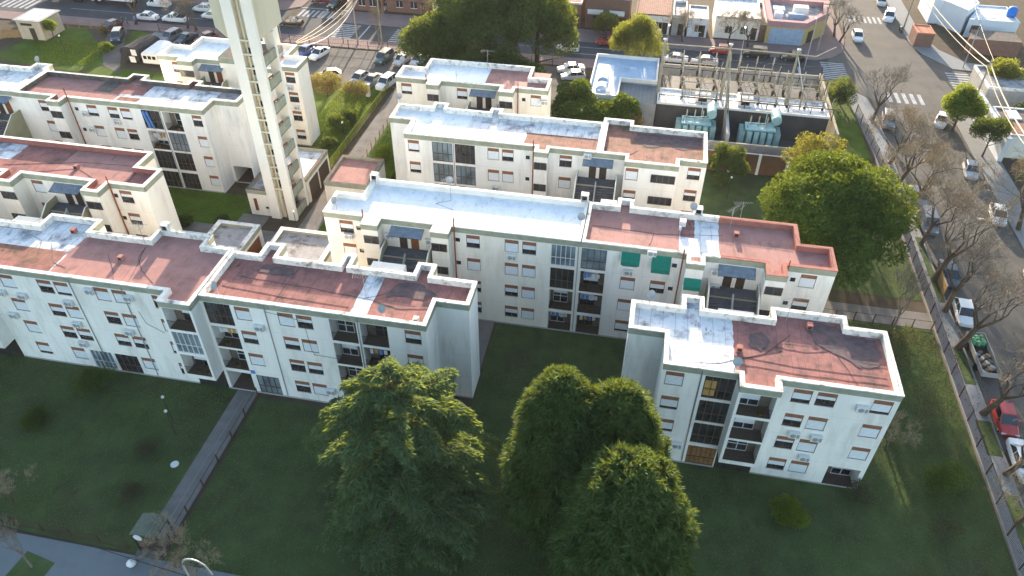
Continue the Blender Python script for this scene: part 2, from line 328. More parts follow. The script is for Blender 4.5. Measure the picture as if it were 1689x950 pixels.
# ---------------------------------------------------------------- apartment buildings
ZT, ZR, ZBAND = 11.6, 11.0, 10.93
ROWT = (10.78, 8.0, 5.25, 2.48)
def facade(mb, x0, x1, y, z0, z1, ops, m):
    """wall facing -Y with real openings: ops = (xa, xb, za, zb, depth, back material, side material)"""
    ops = [o for o in ops if o[0] >= x0-0.01 and o[1] <= x1+0.01]
    xs = sorted({x0, x1}|{o[0] for o in ops}|{o[1] for o in ops}); zs = sorted({z0, z1}|{o[2] for o in ops}|{o[3] for o in ops})
    for j in range(len(zs)-1):
        run = None
        for i in range(len(xs)-1):
            cx, cz = (xs[i]+xs[i+1])/2, (zs[j]+zs[j+1])/2
            inside = any(o[0] < cx < o[1] and o[2] < cz < o[3] for o in ops)
            if not inside and run is None: run = xs[i]
            if inside and run is not None: mb.face([(run,y,zs[j]),(xs[i],y,zs[j]),(xs[i],y,zs[j+1]),(run,y,zs[j+1])], m); run = None
        if run is not None: mb.face([(run,y,zs[j]),(x1,y,zs[j]),(x1,y,zs[j+1]),(run,y,zs[j+1])], m)
    for a, b, c, d, dep, bm, sm in ops:
        Y = y+dep
        mb.face([(a,y,c),(a,Y,c),(a,Y,d),(a,y,d)], sm); mb.face([(b,y,c),(b,y,d),(b,Y,d),(b,Y,c)], sm)
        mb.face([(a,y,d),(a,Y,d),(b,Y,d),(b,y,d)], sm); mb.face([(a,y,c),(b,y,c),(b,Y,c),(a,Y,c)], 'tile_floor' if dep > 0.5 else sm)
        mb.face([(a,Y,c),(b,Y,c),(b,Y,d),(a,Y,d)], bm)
SH = {}
def win_mesh(w_, h_, white=False):
    k = ('win', round(w_,2), round(h_,2), white)
    if k not in SH:
        b = MB(); t = 0.05; fm = 'frame_white' if white else 'frame_brown'
        b.face([(0.01,0.13,0.01),(w_-0.01,0.13,0.01),(w_-0.01,0.13,h_-0.01),(0.01,0.13,h_-0.01)], 'glass_dark')
        b.box(0.0,t,0.06,0.12,0,h_,fm); b.box(w_-t,w_,0.06,0.12,0,h_,fm); b.box(t,w_-t,0.06,0.12,0,t,fm)
        b.box(w_/2-0.025,w_/2+0.025,0.07,0.12,t,h_,fm); b.box(-0.04,w_+0.04,-0.05,0.06,-0.06,0.0,'slab_white')
        me = b.build('window'); m2 = me.data; bpy.data.objects.remove(me); m2.transform(Matrix.Translation(-Vector((0,0,0))))
        # build() centres loose meshes: put the corner back at the origin
        xs = np.array(b.v); c0 = (float(xs[:,0].mean()), float(xs[:,1].mean()), float(xs[:,2].min())); m2.transform(Matrix.Translation(c0)); SH[k] = m2
    return SH[k]
def local_mesh(key, fn, name):
    if key not in SH:
        b = MB(); fn(b); o = b.build(name, loc=(0,0,0)); SH[key] = o.data; bpy.data.objects.remove(o)
    return SH[key]
def shutter_fn(w_, h_):
    def fn(b):
        b.box(0.05,w_-0.05,0.03,0.055,0,h_,'shutter')
        n = max(1, int(h_/0.16))
        for k in range(1, n+1): b.box(0.05,w_-0.05,0.024,0.03,k*h_/(n+1)-0.012,k*h_/(n+1),'metal_grey')
    return fn
def add_window(root, x, y, z, w_=1.38, h_=1.45, level=None, box=True, white=False):
    wn = link_copy(win_mesh(w_, h_, white), 'window', root, (x, y, z))
    if box:
        link_copy(local_mesh(('sb', w_), lambda b: b.box(0.0,w_,-0.012,0.06,0,0.40,'box_brown'), 'shutter_box'), 'shutter_box', wn, (x, y, z+h_-0.40))
        if level is None: level = rnd.choice((0.25,0.35,0.5,0.5,0.8,1.0,1.0,1.0,1.0,0.65))
        hh = round((h_-0.44)*level, 2)
        if hh > 0.05:
            link_copy(local_mesh(('sh', w_, hh), shutter_fn(w_, hh), 'roller_shutter'), 'roller_shutter', wn, (x, y, z+h_-0.40-hh))
    return wn
def ac_fn(b):
    b.box(0,0.85,-0.36,-0.06,0,0.58,'ac_white'); b.lathe((0.33,-0.36,0.29),[(0.0,-0.012),(0.21,-0.012),(0.23,0.0)],'metal_grey',12,'y')
    b.box(0.12,0.16,-0.36,0.02,-0.05,0.0,'iron'); b.box(0.68,0.72,-0.36,0.02,-0.05,0.0,'iron'); b.box(0.60,0.81,-0.365,-0.36,0.1,0.48,'metal_grey')
def add_ac(root, x, y, z): return link_copy(local_mesh('ac', ac_fn, 'air_conditioner'), 'air_conditioner', root, (x, y, z))
def dish_fn(b):
    b.tube([(0,0,0),(0,0,0.9),(0,-0.08,1.05)], 0.03, 'metal_grey', 6)
    prof = [(0.0,0.0),(0.15,0.012),(0.28,0.045),(0.38,0.085)]
    i = len(b.v); n = 16
    for r_, h_ in prof:
        for j in range(n):
            t = 2*math.pi*j/n; p = Vector((r_*math.cos(t), -h_, r_*math.sin(t))); p.rotate(Matrix.Rotation(R(-35),3,'X')); b.v.append((p.x, p.y-0.1, p.z+1.15))
    mm = b.mi('metal_grey')
    for k in range(3):
        for j in range(n): b.f.append((i+k*n+j,i+k*n+(j+1)%n,i+(k+1)*n+(j+1)%n,i+(k+1)*n+j)); b.m.append(mm)
    b.tube([(0,-0.13,0.85),(0,-0.55,1.3)], 0.012, 'metal_grey', 4)
def add_dish(root, x, y, z, rz=0):
    o = link_copy(local_mesh('dish', dish_fn, 'satellite_dish'), 'satellite_dish', root, (x, y, z)); o.rotation_euler = (0,0,rz); return o
def antenna_fn(b):
    b.tube([(0,0,0),(0,0,2.6)], 0.025, 'metal_grey', 5); b.tube([(-0.9,0.1,2.5),(0.9,-0.1,2.55)], 0.015, 'metal_grey', 4)
    for k in range(8):
        x = -0.8+k*0.22; l = 0.42-0.03*k; b.tube([(x,-l,2.5),(x,l,2.5)], 0.008, 'metal_grey', 3)
    b.tube([(-0.2,0,1.8),(0.3,0.2,2.1)], 0.02, 'metal_grey', 4)
def add_antenna(root, x, y, z=11.0, rz=0):
    o = link_copy(local_mesh('ant', antenna_fn, 'antenna'), 'antenna', root, (x, y, z)); o.rotation_euler = (0,0,rz); return o
def railing_fn(w_):
    def fn(b):
        b.tube([(0,0.03,0.95),(w_,0.03,0.95)], 0.025, 'iron', 4); b.tube([(0,0.03,0.1),(w_,0.03,0.1)], 0.02, 'iron', 4)
        n = int(w_/0.10)
        for k in range(n+1): b.box(k*w_/n-0.008,k*w_/n+0.008,0.02,0.04,0.1,0.95,'iron')
    return fn
def glaz_fn(w_, h_, gm='glass_dark', n=4, fm='frame_brown'):
    def fn(b):
        b.face([(0,0.10,0),(w_,0.10,0),(w_,0.10,h_),(0,0.10,h_)], gm)
        for k in range(n+1): x = k*w_/n; b.box(max(0,x-0.03),min(w_,x+0.03),0.03,0.09,0,h_,fm)
        for z in (0.0, h_*0.38, h_-0.05): b.box(0,w_,0.035,0.085,z,z+0.05,fm)
    return fn
def pot_fn(b):
    b.lathe((0,0,0),[(0.12,0),(0.17,0.3),(0.14,0.3)],'box_brown',8)
    r2 = random.Random(3)
    for k in range(40):
        a = r2.uniform(0,6.28); e = r2.uniform(0.2,1.4); l = r2.uniform(0.25,0.5); d = Vector((math.cos(a)*math.cos(e),math.sin(a)*math.cos(e),math.sin(e)))
        s_ = d.cross(Vector((0,0,1))).normalized()*0.05; p = Vector((0,0,0.3)); b.face([p-s_*0.3,p+d*l*0.5-s_,p+d*l,p+d*l*0.5+s_],'leaf_dark')
mat('leaf_dark', (0.045, 0.075, 0.025), 0.7, isl=0.4, transl=0.3)
mat('cloth_blue', (0.10, 0.22, 0.50), 0.8, var=0.2, vscale=2)
mat('cloth_tan', (0.45, 0.27, 0.09), 0.8, var=0.15, vscale=2)
mat('cloth_white', (0.6, 0.6, 0.62), 0.8, var=0.1, vscale=2)
def add_loggia_bits(root, x0, x1, y, z0, style):
    w_ = x1-x0; top = {8.4: 10.85, 5.6: 8.1, 2.85: 5.35, 0.12: 2.45}[z0]; h_ = top-z0
    if style == 'g': link_copy(local_mesh(('gl', round(w_,2), round(h_,2)), glaz_fn(w_, h_), 'balcony_glazing'), 'balcony_glazing', root, (x0, y, z0))
    elif style == 'b': link_copy(local_mesh(('glb', round(w_,2), round(h_,2)), glaz_fn(w_, h_, 'glass_blue', 4), 'balcony_glazing'), 'balcony_glazing', root, (x0, y, z0))
    elif style == 'w': link_copy(local_mesh(('glw', round(w_,2), round(h_,2)), glaz_fn(w_, h_, 'glass_blue', 5, 'frame_white'), 'balcony_glazing'), 'balcony_glazing', root, (x0, y, z0))
    elif style == 'p': return
    elif style == 'h':
        link_copy(local_mesh(('gl', round(w_,2), round(h_,2)), glaz_fn(w_, h_), 'balcony_glazing'), 'balcony_glazing', root, (x0, y, z0))
        link_copy(local_mesh(('bl', 1), lambda b: (b.box(0.1,0.95,0.06,0.095,0.95,1.75,'cloth_tan'), b.box(0.1,0.95,0.06,0.095,0.1,0.85,'cloth_tan')), 'window_blind'), 'window_blind', root, (x0, y, z0+0.15))
    elif style == 'r': link_copy(local_mesh(('glr', round(w_,2), round(h_,2)), glaz_fn(w_, h_, 'reed', 6), 'balcony_glazing'), 'balcony_glazing', root, (x0, y, z0))
    elif style == 't': link_copy(local_mesh(('glt', round(w_,2), round(h_,2)), glaz_fn(w_, h_, 'cloth_tan', 2), 'balcony_glazing'), 'balcony_glazing', root, (x0, y, z0))
    else:
        link_copy(local_mesh(('rl', round(w_,2)), railing_fn(w_), 'railing'), 'railing', root, (x0, y, z0))
        dw = round(w_*0.62,2); ox = rnd.choice((0.1, 0.3, w_-dw-0.1))
        link_copy(local_mesh(('bd', round(dw,2)), glaz_fn(dw, 2.05, 'glass_dark', 2, rnd.choice(('frame_brown','frame_white'))), 'balcony_door'), 'balcony_door', root, (x0+ox, y+1.14, z0))
        if rnd.random() < 0.55:
            lv = rnd.uniform(0.5, 1.5)
            link_copy(local_mesh(('bs', round(dw,2), round(lv,1)), shutter_fn(dw, round(lv,1)), 'roller_shutter'), 'roller_shutter', root, (x0+ox, y+1.08, z0+2.05-round(lv,1)))
        for k in range(rnd.choice((0,1,2,3))):
            link_copy(local_mesh('pot', pot_fn, 'potted_plant'), 'potted_plant', root, (x0+0.3+rnd.random()*(w_-0.6), y+0.3, z0))
        if rnd.random() < 0.35:
            cm = rnd.choice(('cloth_blue','cloth_white','cloth_tan')); 
            def lf(b):
                b.tube([(0,0,0),(w_-0.4,0,0)], 0.008, 'iron', 3)
                for q in range(4): b.box(0.1+q*0.42,0.1+q*0.42+0.3,-0.01,0.01,-0.6+0.1*(q%2),0,rnd.choice(('cloth_blue','cloth_white',cm)))
            link_copy(local_mesh(('ln', round(w_,2), cm), lf, 'laundry_line'), 'laundry_line', root, (x0+0.2, y+0.5, z0+1.9))
LZ = (8.4, 5.6, 2.85, 0.12); LT = (10.85, 8.1, 5.35, 2.45)
def inset(pts, d):
    """inward offset of a rectilinear counter-clockwise outline"""
    n = len(pts); out = []
    for i in range(n):
        p, q, r_ = pts[i-1], pts[i], pts[(i+1) % n]
        e1 = Vector((q[0]-p[0], q[1]-p[1])).normalized(); e2 = Vector((r_[0]-q[0], r_[1]-q[1])).normalized()
        n1 = Vector((-e1.y, e1.x)); n2 = Vector((-e2.y, e2.x)); m_ = n1 if (n1-n2).length < 1e-3 else n1+n2; out.append((q[0]+m_.x*d, q[1]+m_.y*d))
    return out
def apartment(name, label, pts, wm='wall_paint', wins=(), logs=(), smalls=(), bays=(), roof='roof_red', patches=(), cop='coping_white',
              pth=0.33, group='cream four-storey apartment blocks', zr=ZR, inner=None, stains=(), cop2=None):
    """outline pts (CCW, from front left); wins = (x, y, rows, w); logs = (x0, x1, y, ((row, style), ...)); smalls = (x, y, rows); bays: (x0,x1,y) edges hanging above z 2.4"""
    cx = sum(p[0] for p in pts)/len(pts); cy = sum(p[1] for p in pts)/len(pts)
    root = thing(name, (cx, cy, 0), label, 'building', group)
    wmb = MB(); ops = {}
    for (x, y, rows, w_) in wins:
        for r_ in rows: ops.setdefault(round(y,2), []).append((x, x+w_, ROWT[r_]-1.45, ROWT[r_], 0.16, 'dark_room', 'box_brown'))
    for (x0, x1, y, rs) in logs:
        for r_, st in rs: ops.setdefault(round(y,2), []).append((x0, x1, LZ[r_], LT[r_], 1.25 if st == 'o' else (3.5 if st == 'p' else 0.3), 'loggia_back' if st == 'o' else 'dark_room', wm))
    for (x, y, rows) in smalls:
        for r_ in rows: ops.setdefault(round(y,2), []).append((x, x+0.45, ROWT[r_]-0.95, ROWT[r_]-0.5, 0.14, 'glass_dark', 'frame_brown'))
    n = len(pts)
    for i in range(n):
        p, q = pts[i], pts[(i+1) % n]; bay = any((abs(p[1]-b[2]) < 0.02 or abs(q[1]-b[2]) < 0.02) and min(p[0],q[0]) >= b[0]-0.02 and max(p[0],q[0]) <= b[1]+0.02 for b in bays)
        zb = 2.4 if bay else 0.0
        if abs(p[1]-q[1]) < 1e-6 and q[0] > p[0]:
            facade(wmb, p[0], q[0], p[1], zb, ZBAND, ops.get(round(p[1],2), []), wm)
        else: wmb.face([(p[0],p[1],zb),(q[0],q[1],zb),(q[0],q[1],ZBAND),(p[0],p[1],ZBAND)], wm)
        # plinth
    for (x0, x1, yb) in bays:
        ym = min(p[1] for p in pts if p[1] > yb+0.5 and p[1] < yb+2)
        wmb.face([(x0,yb,2.4),(x0,ym,2.4),(x1,ym,2.4),(x1,yb,2.4)], wm)
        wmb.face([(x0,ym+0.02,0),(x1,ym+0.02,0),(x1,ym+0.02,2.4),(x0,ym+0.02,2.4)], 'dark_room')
    wmb.build('wall', root)
    fmb = MB()
    for i in range(n):
        p, q = pts[i], pts[(i+1) % n]
        if abs(p[1]-q[1]) < 1e-6 and q[0] > p[0] and not any(abs(p[1]-b[2]) < 0.02 for b in bays): f1 = MB(); f1.box(p[0], q[0], p[1]-0.05, p[1]-0.003, -0.05, 0.16, 'concrete'); f1.build('plinth', root)
    par = MB(); inn = inset(pts, pth)
    for i in range(n):
        p, q, a, b = pts[i], pts[(i+1) % n], inn[i], inn[(i+1) % n]
        e = Vector((q[0]-p[0], q[1]-p[1])).normalized(); o2 = Vector((e.y, -e.x))*0.03
        par.face([(p[0]+o2.x,p[1]+o2.y,ZBAND),(q[0]+o2.x,q[1]+o2.y,ZBAND),(q[0]+o2.x,q[1]+o2.y,ZT-0.09),(p[0]+o2.x,p[1]+o2.y,ZT-0.09)], 'band_olive')
        par.face([(p[0]+o2.x,p[1]+o2.y,ZBAND),(p[0],p[1],ZBAND),(q[0],q[1],ZBAND),(q[0]+o2.x,q[1]+o2.y,ZBAND)], 'band_olive')
    out = inset(pts, -0.05)
    for i in range(n):
        p, q, a, b = out[i], out[(i+1) % n], inn[i], inn[(i+1) % n]
        if cop2: cop = cop2[1] if (p[0]+q[0])/2 > cop2[0] else 'coping_white'
        par.face([(p[0],p[1],ZT-0.09),(q[0],q[1],ZT-0.09),(q[0],q[1],ZT),(p[0],p[1],ZT)], cop)
        par.face([(p[0],p[1],ZT),(q[0],q[1],ZT),(b[0],b[1],ZT),(a[0],a[1],ZT)], cop)
        par.face([(b[0],b[1],zr-0.05),(a[0],a[1],zr-0.05),(a[0],a[1],ZT),(b[0],b[1],ZT)], inner or cop)
        par.face([(p[0],p[1],ZT-0.09),(pts[i][0],pts[i][1],ZT-0.09),(pts[(i+1)%n][0],pts[(i+1)%n][1],ZT-0.09),(q[0],q[1],ZT-0.09)], cop)
    par.build('parapet', root)
    rf = MB(); rf.face([(x, y, zr) for x, y in inn], roof)
    for k, pt in enumerate(patches):
        x0, x1, y0, y1, m = pt[:5]; z = zr+0.005*(k+1)
        jg = lambda a, c: [a+(c-a)*q/9 for q in range(9)]; wv = lambda: rnd.uniform(-0.05, 0.05)   # uneven hand painted edge
        E_ = [(x, y0+wv()*0.3) for x in jg(x0,x1)]+[(x1+wv(), y) for y in jg(y0,y1)]+[(x, y1-abs(wv())*0.3) for x in jg(x1,x0)]+[(x0+wv(), y) for y in jg(y1,y0)]
        rf.face([(x, y, z) for x, y in E_], m)
    for k, (m, poly) in enumerate(stains):
        q = []; r2 = random.Random(k+5)
        for i in range(len(poly)):
            p_, q_ = poly[i], poly[(i+1) % len(poly)]
            for t in (0, 0.25, 0.5, 0.75): q.append((p_[0]+(q_[0]-p_[0])*t+r2.uniform(-.16,.16)*(t > 0), p_[1]+(q_[1]-p_[1])*t+r2.uniform(-.16,.16)*(t > 0), zr+0.04+0.004*k))
        rf.face(q, m)
    rf.build('roof', root)
    for (x, y, rows, w_) in wins:
        for r_ in rows: add_window(root, x, y, ROWT[r_]-1.45, w_)
    for (x0, x1, y, rs) in logs:
        for r_, st in rs: add_loggia_bits(root, x0, x1, y, LZ[r_], st)
    return root
def cables(root, lines, z=11.02, r_=0.014):
    b = MB()
    for ln in lines:
        pts = []
        for i in range(len(ln)-1):
            p, q = ln[i], ln[i+1]
            for k in range(5):
                t = k/5; zz = (p[2] if len(p) > 2 else z)*(1-t)+(q[2] if len(q) > 2 else z)*t
                pts.append((p[0]+(q[0]-p[0])*t+rnd.uniform(-.05,.05), p[1]+(q[1]-p[1])*t+rnd.uniform(-.05,.05), zz))
        pts.append((*ln[-1][:2], ln[-1][2] if len(ln[-1]) > 2 else z)); b.tube(pts, r_, 'cable_black', 4)
    b.build('roof_cable', root)
def stairs(root, x0, x1, y, canopy=True, doors=True):
    """outdoor entrance stair up to the top landing at z 8.31, with side walls, two doors and a corrugated canopy"""
    b = MB(); zl = 8.31; m = (x0+x1)/2
    a, c = x0+0.35, x1-0.35
    b.box(a, c, y-1.5, y-0.003, zl-0.18, zl, 'olive_wall', top='stair_grey')
    n = 15
    for k in range(n):
        z1 = zl-(k+1)*0.185; y1 = y-1.5-k*0.27; b.box(a, m-0.08, y1-0.27, y1, z1-0.2, z1, 'stair_grey'); b.box(m+0.08, c, y1-0.27, y1, z1-0.2, z1, 'stair_grey')
    yb = y-1.5-n*0.27
    b.box(a, c, yb-1.3, yb, 5.36, 5.54, 'olive_wall', top='stair_grey')
    def side(xa, xb, h):
        b.face([(xa,y-0.003,0),(xa,y-0.003,zl+h),(xa,y-1.5,zl+h),(xa,yb,5.54+h),(xa,yb-1.3,5.54+h),(xa,yb-1.3,0)], 'olive_wall')
        b.face([(xb,y-0.003,0),(xb,yb-1.3,0),(xb,yb-1.3,5.54+h),(xb,yb,5.54+h),(xb,y-1.5,zl+h),(xb,y-0.003,zl+h)], 'olive_wall')
        P = [(y-0.003,zl+h),(y-1.5,zl+h),(yb,5.54+h),(yb-1.3,5.54+h)]
        for i in range(3): b.face([(xa,P[i][0],P[i][1]),(xb,P[i][0],P[i][1]),(xb,P[i+1][0],P[i+1][1]),(xa,P[i+1][0],P[i+1][1])], 'wall_cream')
        b.face([(xa,yb-1.3,0),(xa,yb-1.3,5.54+h),(xb,yb-1.3,5.54+h),(xb,yb-1.3,0)], 'olive_wall')
    side(a-0.14, a, 0.85); side(c, c+0.14, 0.85)
    b.face([(m-0.07,y-1.5,zl+.5),(m-0.07,yb,5.54+.5),(m-0.07,yb,5.3),(m-0.07,y-1.5,8.0)], 'concrete'); b.face([(m+0.07,y-1.5,zl+.5),(m+0.07,y-1.5,8.0),(m+0.07,yb,5.3),(m+0.07,yb,5.54+.5)], 'concrete')
    b.face([(m-0.07,y-1.5,zl+.5),(m+0.07,y-1.5,zl+.5),(m+0.07,yb,6.04),(m-0.07,yb,6.04)], 'concrete')
    b.build('staircase', root)
    for xd, dm in ((m-1.0, 'door_dark'), (m+0.15, rnd.choice(('door_dark','door_wood')))):
        def df(bb, dm=dm):
            bb.box(0,0.88,-0.03,-0.003,0,2.05,'slab_white'); bb.box(0.05,0.83,-0.05,-0.03,0,1.98,dm)
            for q in range(4): bb.box(0.14,0.74,-0.058,-0.05,0.2+q*0.45,0.5+q*0.45,dm)
        for zz in (zl, 5.54-2.77, 0.1)[:1]:
            o = link_copy(local_mesh(('door', dm), df, 'door'), 'door', root, (xd, y, zz))
    if canopy:
        b = MB(); n = 22; x0c, x1c = m-1.65, m+1.65
        for k in range(n):
            xa = x0c+(x1c-x0c)*k/n; xb = x0c+(x1c-x0c)*(k+1)/n; za = 0.03*(k % 2); zb = 0.03*((k+1) % 2)
            b.face([(xa,y-1.15,10.42+za),(xb,y-1.15,10.42+zb),(xb,y-0.01,10.82+zb),(xa,y-0.01,10.82+za)], 'awning_blue')
        b.box(x0c,x1c,y-1.17,y-1.13,10.36,10.41,'iron'); b.build('canopy', root)
def stack_pipe(root, x, y, ztop=12.3, m='rust_pipe'):
    b = MB(); b.tube([(x,y-0.12,0.2),(x,y-0.12,ztop)], 0.07, m, 6)
    for z in (2.6,5.4,8.2): b.tube([(x,y-0.12,z),(x,y,z)], 0.05, m, 5)
    b.build('drain_pipe', root)
def roof_vent(root, x, y, m='coping_white', h=0.45, z=11.0, s=0.45):
    b = MB(); b.box(x-s/2,x+s/2,y-s/2,y+s/2,z,z+h,m,top=m); b.box(x-s/2+.07,x+s/2-.07,y-s/2-.004,y-s/2,z+.08,z+h-.08,'dark_room'); b.build('roof_vent', root)
def parapet_box(root, x, y, s=0.75, d=0.6, m='coping_white'):
    b = MB(); b.box(x-s/2,x+s/2,y,y+0.12,11.3,12.15,m); b.box(x-s/2,x-s/2+0.12,y-d,y,11.3,12.15,m); b.box(x+s/2-0.12,x+s/2,y-d,y,11.3,12.15,m); b.box(x-s/2,x+s/2,y-d,y+0.12,12.15,12.22,m)
    b.box(x-s/2+0.12,x+s/2-0.12,y-d+0.2,y-d+0.22,11.3,12.15,'dark_room'); b.build('roof_hatch', root)
def block(root, x0, x1, y0, y1, z1, m='wall_cream', top='slab_white', name='rear_block'):
    b = MB(); b.box(x0,x1,y0,y1,0,z1,m,top=top); return b.build(name, root)
def corner_window(root, x0, x1, y, z0, z1, side=0, dy=0.9):
    """long kitchen window on a projecting tower, wrapping round its corner"""
    b = MB(); b.box(x0,x1,y-0.03,y-0.003,z0,z1,'glass_dark')
    for k in range(3): x = x0+(x1-x0)*k/2; b.box(x-0.03,x+0.03,y-0.05,y-0.03,z0,z1,'frame_brown')
    b.box(x0,x1,y-0.05,y-0.03,z0,z0+0.05,'frame_brown'); b.box(x0,x1,y-0.05,y-0.03,z1-0.05,z1,'frame_brown')
    if side:
        X = x1 if side > 0 else x0; s_ = 0.003*side; b.box(min(X+s_,X+side*0.03),max(X+s_,X+side*0.03),y,y+dy,z0,z1,'glass_blue'); 
        b.box(min(X+side*0.03,X+side*0.05),max(X+side*0.03,X+side*0.05),y-0.05,y+0.05,z0,z1,'frame_brown')
    b.build('window', root)
ALL = (0,1,2,3)
def rows(st): return tuple((i, c) for i, c in enumerate(st) if c != '-')

A1 = apartment('apartment_block', 'nearest left block, its roof part silver and part salmon pink',
    [(-75,42.3),(-59.45,42.3),(-59.45,40.93),(-56.35,40.93),(-56.35,42.3),(-37.75,42.3),(-37.75,40.93),(-34.8,40.93),(-34.8,42.3),(-34.76,42.3),(-34.76,48.8),(-37.6,48.8),(-37.6,50.4),(-43,50.4),(-43,48.8),(-49.05,48.8),(-49.05,50.6),(-54.4,50.6),(-54.4,48.8),(-75,48.8)],
    wins=[(-54.15,42.3,(0,1,2,3),1.38),(-50.38,42.3,ALL,1.38),(-48.72,42.3,(0,1,2),1.38),(-44.85,42.3,(0,1,2),1.38),(-43.1,42.3,ALL,1.38),(-39.3,42.3,ALL,0.55)],
    logs=[(-59.3,-56.75,40.93,rows('ogo')),(-37.52,-35.02,40.93,rows('owo')),(-48.45,-46.2,42.3,((3,'w'),)),(-45.85,-43.5,42.3,((3,'g'),))],
    bays=[(-59.45,-56.35,40.93),(-37.75,-34.8,40.93)], roof='roof_red_clean', patches=[(-74.6,-49.55,42.7,48.4,'roof_silver'),(-54.1,-49.4,48.3,50.2,'roof_silver'),(-60,-49.7,42.7,46.1,'roof_red_moss'),(-56.3,-49.7,42.7,43.9,'roof_red')])
A2 = apartment('apartment_block', 'white four-storey block with a red roof and silver strip, behind the big cedar',
    [(-34.75,42.3),(-14.93,42.3),(-14.93,45.4),(-12.09,45.4),(-12.09,48.5),(-16.1,48.5),(-16.1,50.1),(-17.75,50.1),(-17.75,48.5),(-23.5,48.5),(-23.5,50.1),(-24.55,50.1),(-24.55,48.5),(-30.4,48.5),(-30.4,50.3),(-32.1,50.3),(-32.1,48.5),(-34.75,48.5)],
    wins=[(-31.72,42.3,(0,1,2),1.38),(-27.84,42.3,ALL,1.38),(-26.18,42.3,ALL,1.38),(-16.77,42.3,ALL,1.38)],
    logs=[(-34.5,-32.1,42.3,rows('goop')),(-31.6,-29.4,42.3,((3,'b'),)),(-23.28,-20.94,42.3,rows('oooo')),(-20.6,-18.25,42.3,rows('oooo')),],
    roof='roof_red', patches=[(-21.75,-20.3,42.7,48.15,'roof_silver')], stains=[('roof_stain',[(-19.4,45.6),(-17.6,46.1),(-15.9,45.8),(-15.2,46.8),(-17.2,47.9),(-19.0,47.5)]),('roof_stain',[(-31.8,46.9),(-30.0,46.5),(-28.2,46.9),(-28.6,47.7),(-31.2,47.9)])])
B1 = apartment('apartment_block', 'middle block with the bright white roof, left of the red roofed one',
    [(-29.04,56),(-24.85,56),(-24.85,54.75),(-23.2,54.75),(-23.2,56),(-18,56),(-18,54.8),(-16.3,54.8),(-16.3,56),(-3.95,56),(-3.95,62.7),(-26.2,62.7),(-26.2,59.6),(-29.04,59.6)],
    wm='wall_cream', wins=[(-27.54,56,ALL,1.38),(-14.87,56,ALL,1.32),(-11.14,56,ALL,1.32),(-9.45,56,ALL,1.32)],
    logs=[(-6.7,-4.4,56,rows('wgoo'))], smalls=[(-25.88,56,ALL),(-15.95,56,ALL)], roof='roof_white', cop='slab_white')
B2 = apartment('apartment_block', 'middle block with a pink roof crossed by one white strip and a red coped end',
    [(-3.94,56),(5.65,56),(5.65,54.65),(7.2,54.65),(7.2,56),(8.6,56),(12.55,56),(12.55,54.35),(14.3,54.35),(14.3,56),(18.65,56),(18.65,59.45),(15.8,59.45),(15.8,62.6),(8.6,62.6),(0.37,62.6),(0.37,63.87),(-1.15,63.87),(-1.15,62.6),(-3.94,62.6)],
    wins=[(0.0,56,ALL,1.38),(2.8,56,ALL,1.38),(15.8,56,ALL,1.38)], logs=[(-3.85,-1.5,56,rows('booo'))], smalls=[(4.5,56,ALL),(14.98,56,ALL)],
    roof='roof_red_clean', cop2=(8.6,'coping_red'), patches=[(5.0,8.6,56.4,62.2,'roof_silver'),(5.05,6.35,59.3,62.24,'roof_red')])
Cb = apartment('apartment_block', 'rear block with white, grey and rusty red roof sections, in front of the transformers',
    [(-28.64,75.6),(-25.93,75.6),(-25.93,72.35),(-10.9,72.35),(-10.9,71.2),(-9.4,71.2),(-9.4,72.35),(-1.05,72.35),(-1.05,71.1),(4.6,71.1),(4.6,72.45),(7.55,72.45),(7.55,79.2),(-0.75,79.2),(-0.75,80.35),(-4.1,80.35),(-4.1,79.2),(-16.1,79.2),(-16.1,80.2),(-17.5,80.2),(-17.5,79.2),(-22.75,79.2),(-22.75,80.35),(-24.45,80.35),(-24.45,79.2),(-28.64,79.2)],
    wins=[(-25.56,72.35,ALL,1.3),(-16.33,72.35,ALL,1.3),(-14.68,72.35,ALL,1.3),(-8.23,72.35,ALL,1.38),(-0.9,71.1,ALL,1.35),(5.68,72.45,ALL,1.35)],
    logs=[(-22.74,-20.38,72.35,rows('bboo')),(-20.1,-17.78,72.35,rows('gboo'))], smalls=[(-12.0,72.35,ALL)],
    roof='roof_white', patches=[(-19.5,-4.2,72.7,78.85,'roof_silver'),(-12.5,-4.2,72.7,76.2,'roof_red_moss'),(-3.7,7.2,72.4,78.85,'roof_red_moss'),(-3.7,-1.1,78.8,80.0,'roof_red_moss'),(-0.7,4.2,71.45,72.5,'roof_red_moss')], stains=[('roof_stain',[(-0.4,76.6),(1.2,75.4),(3.2,76.2),(5.2,75.5),(7.0,76.4),(7.1,78.6),(3.0,78.5),(-0.2,78.4)]),('roof_red_moss',[(-3.4,73.2),(-1.0,73.0),(0.2,74.6),(-1.8,75.4),(-3.3,75.0)])])
b = MB(); b.box(-4.3,-3.55,72.7,79.2,ZR,ZT+0.02,'coping_white'); b.build('party_parapet', Cb)
for z in (9.35, 6.6, 3.85):
    b = MB(); b.box(1.87,4.4,71.06,71.097,z,z+0.9,'glass_dark')
    for k in range(5): x = 1.87+k*0.632; b.box(x-0.03,x+0.03,71.03,71.06,z,z+0.9,'frame_brown')
    b.box(1.84,4.43,71.03,71.06,z-0.05,z,'frame_brown'); b.box(1.84,4.43,71.03,71.06,z+.9,z+.95,'frame_brown'); b.build('strip_window', Cb)
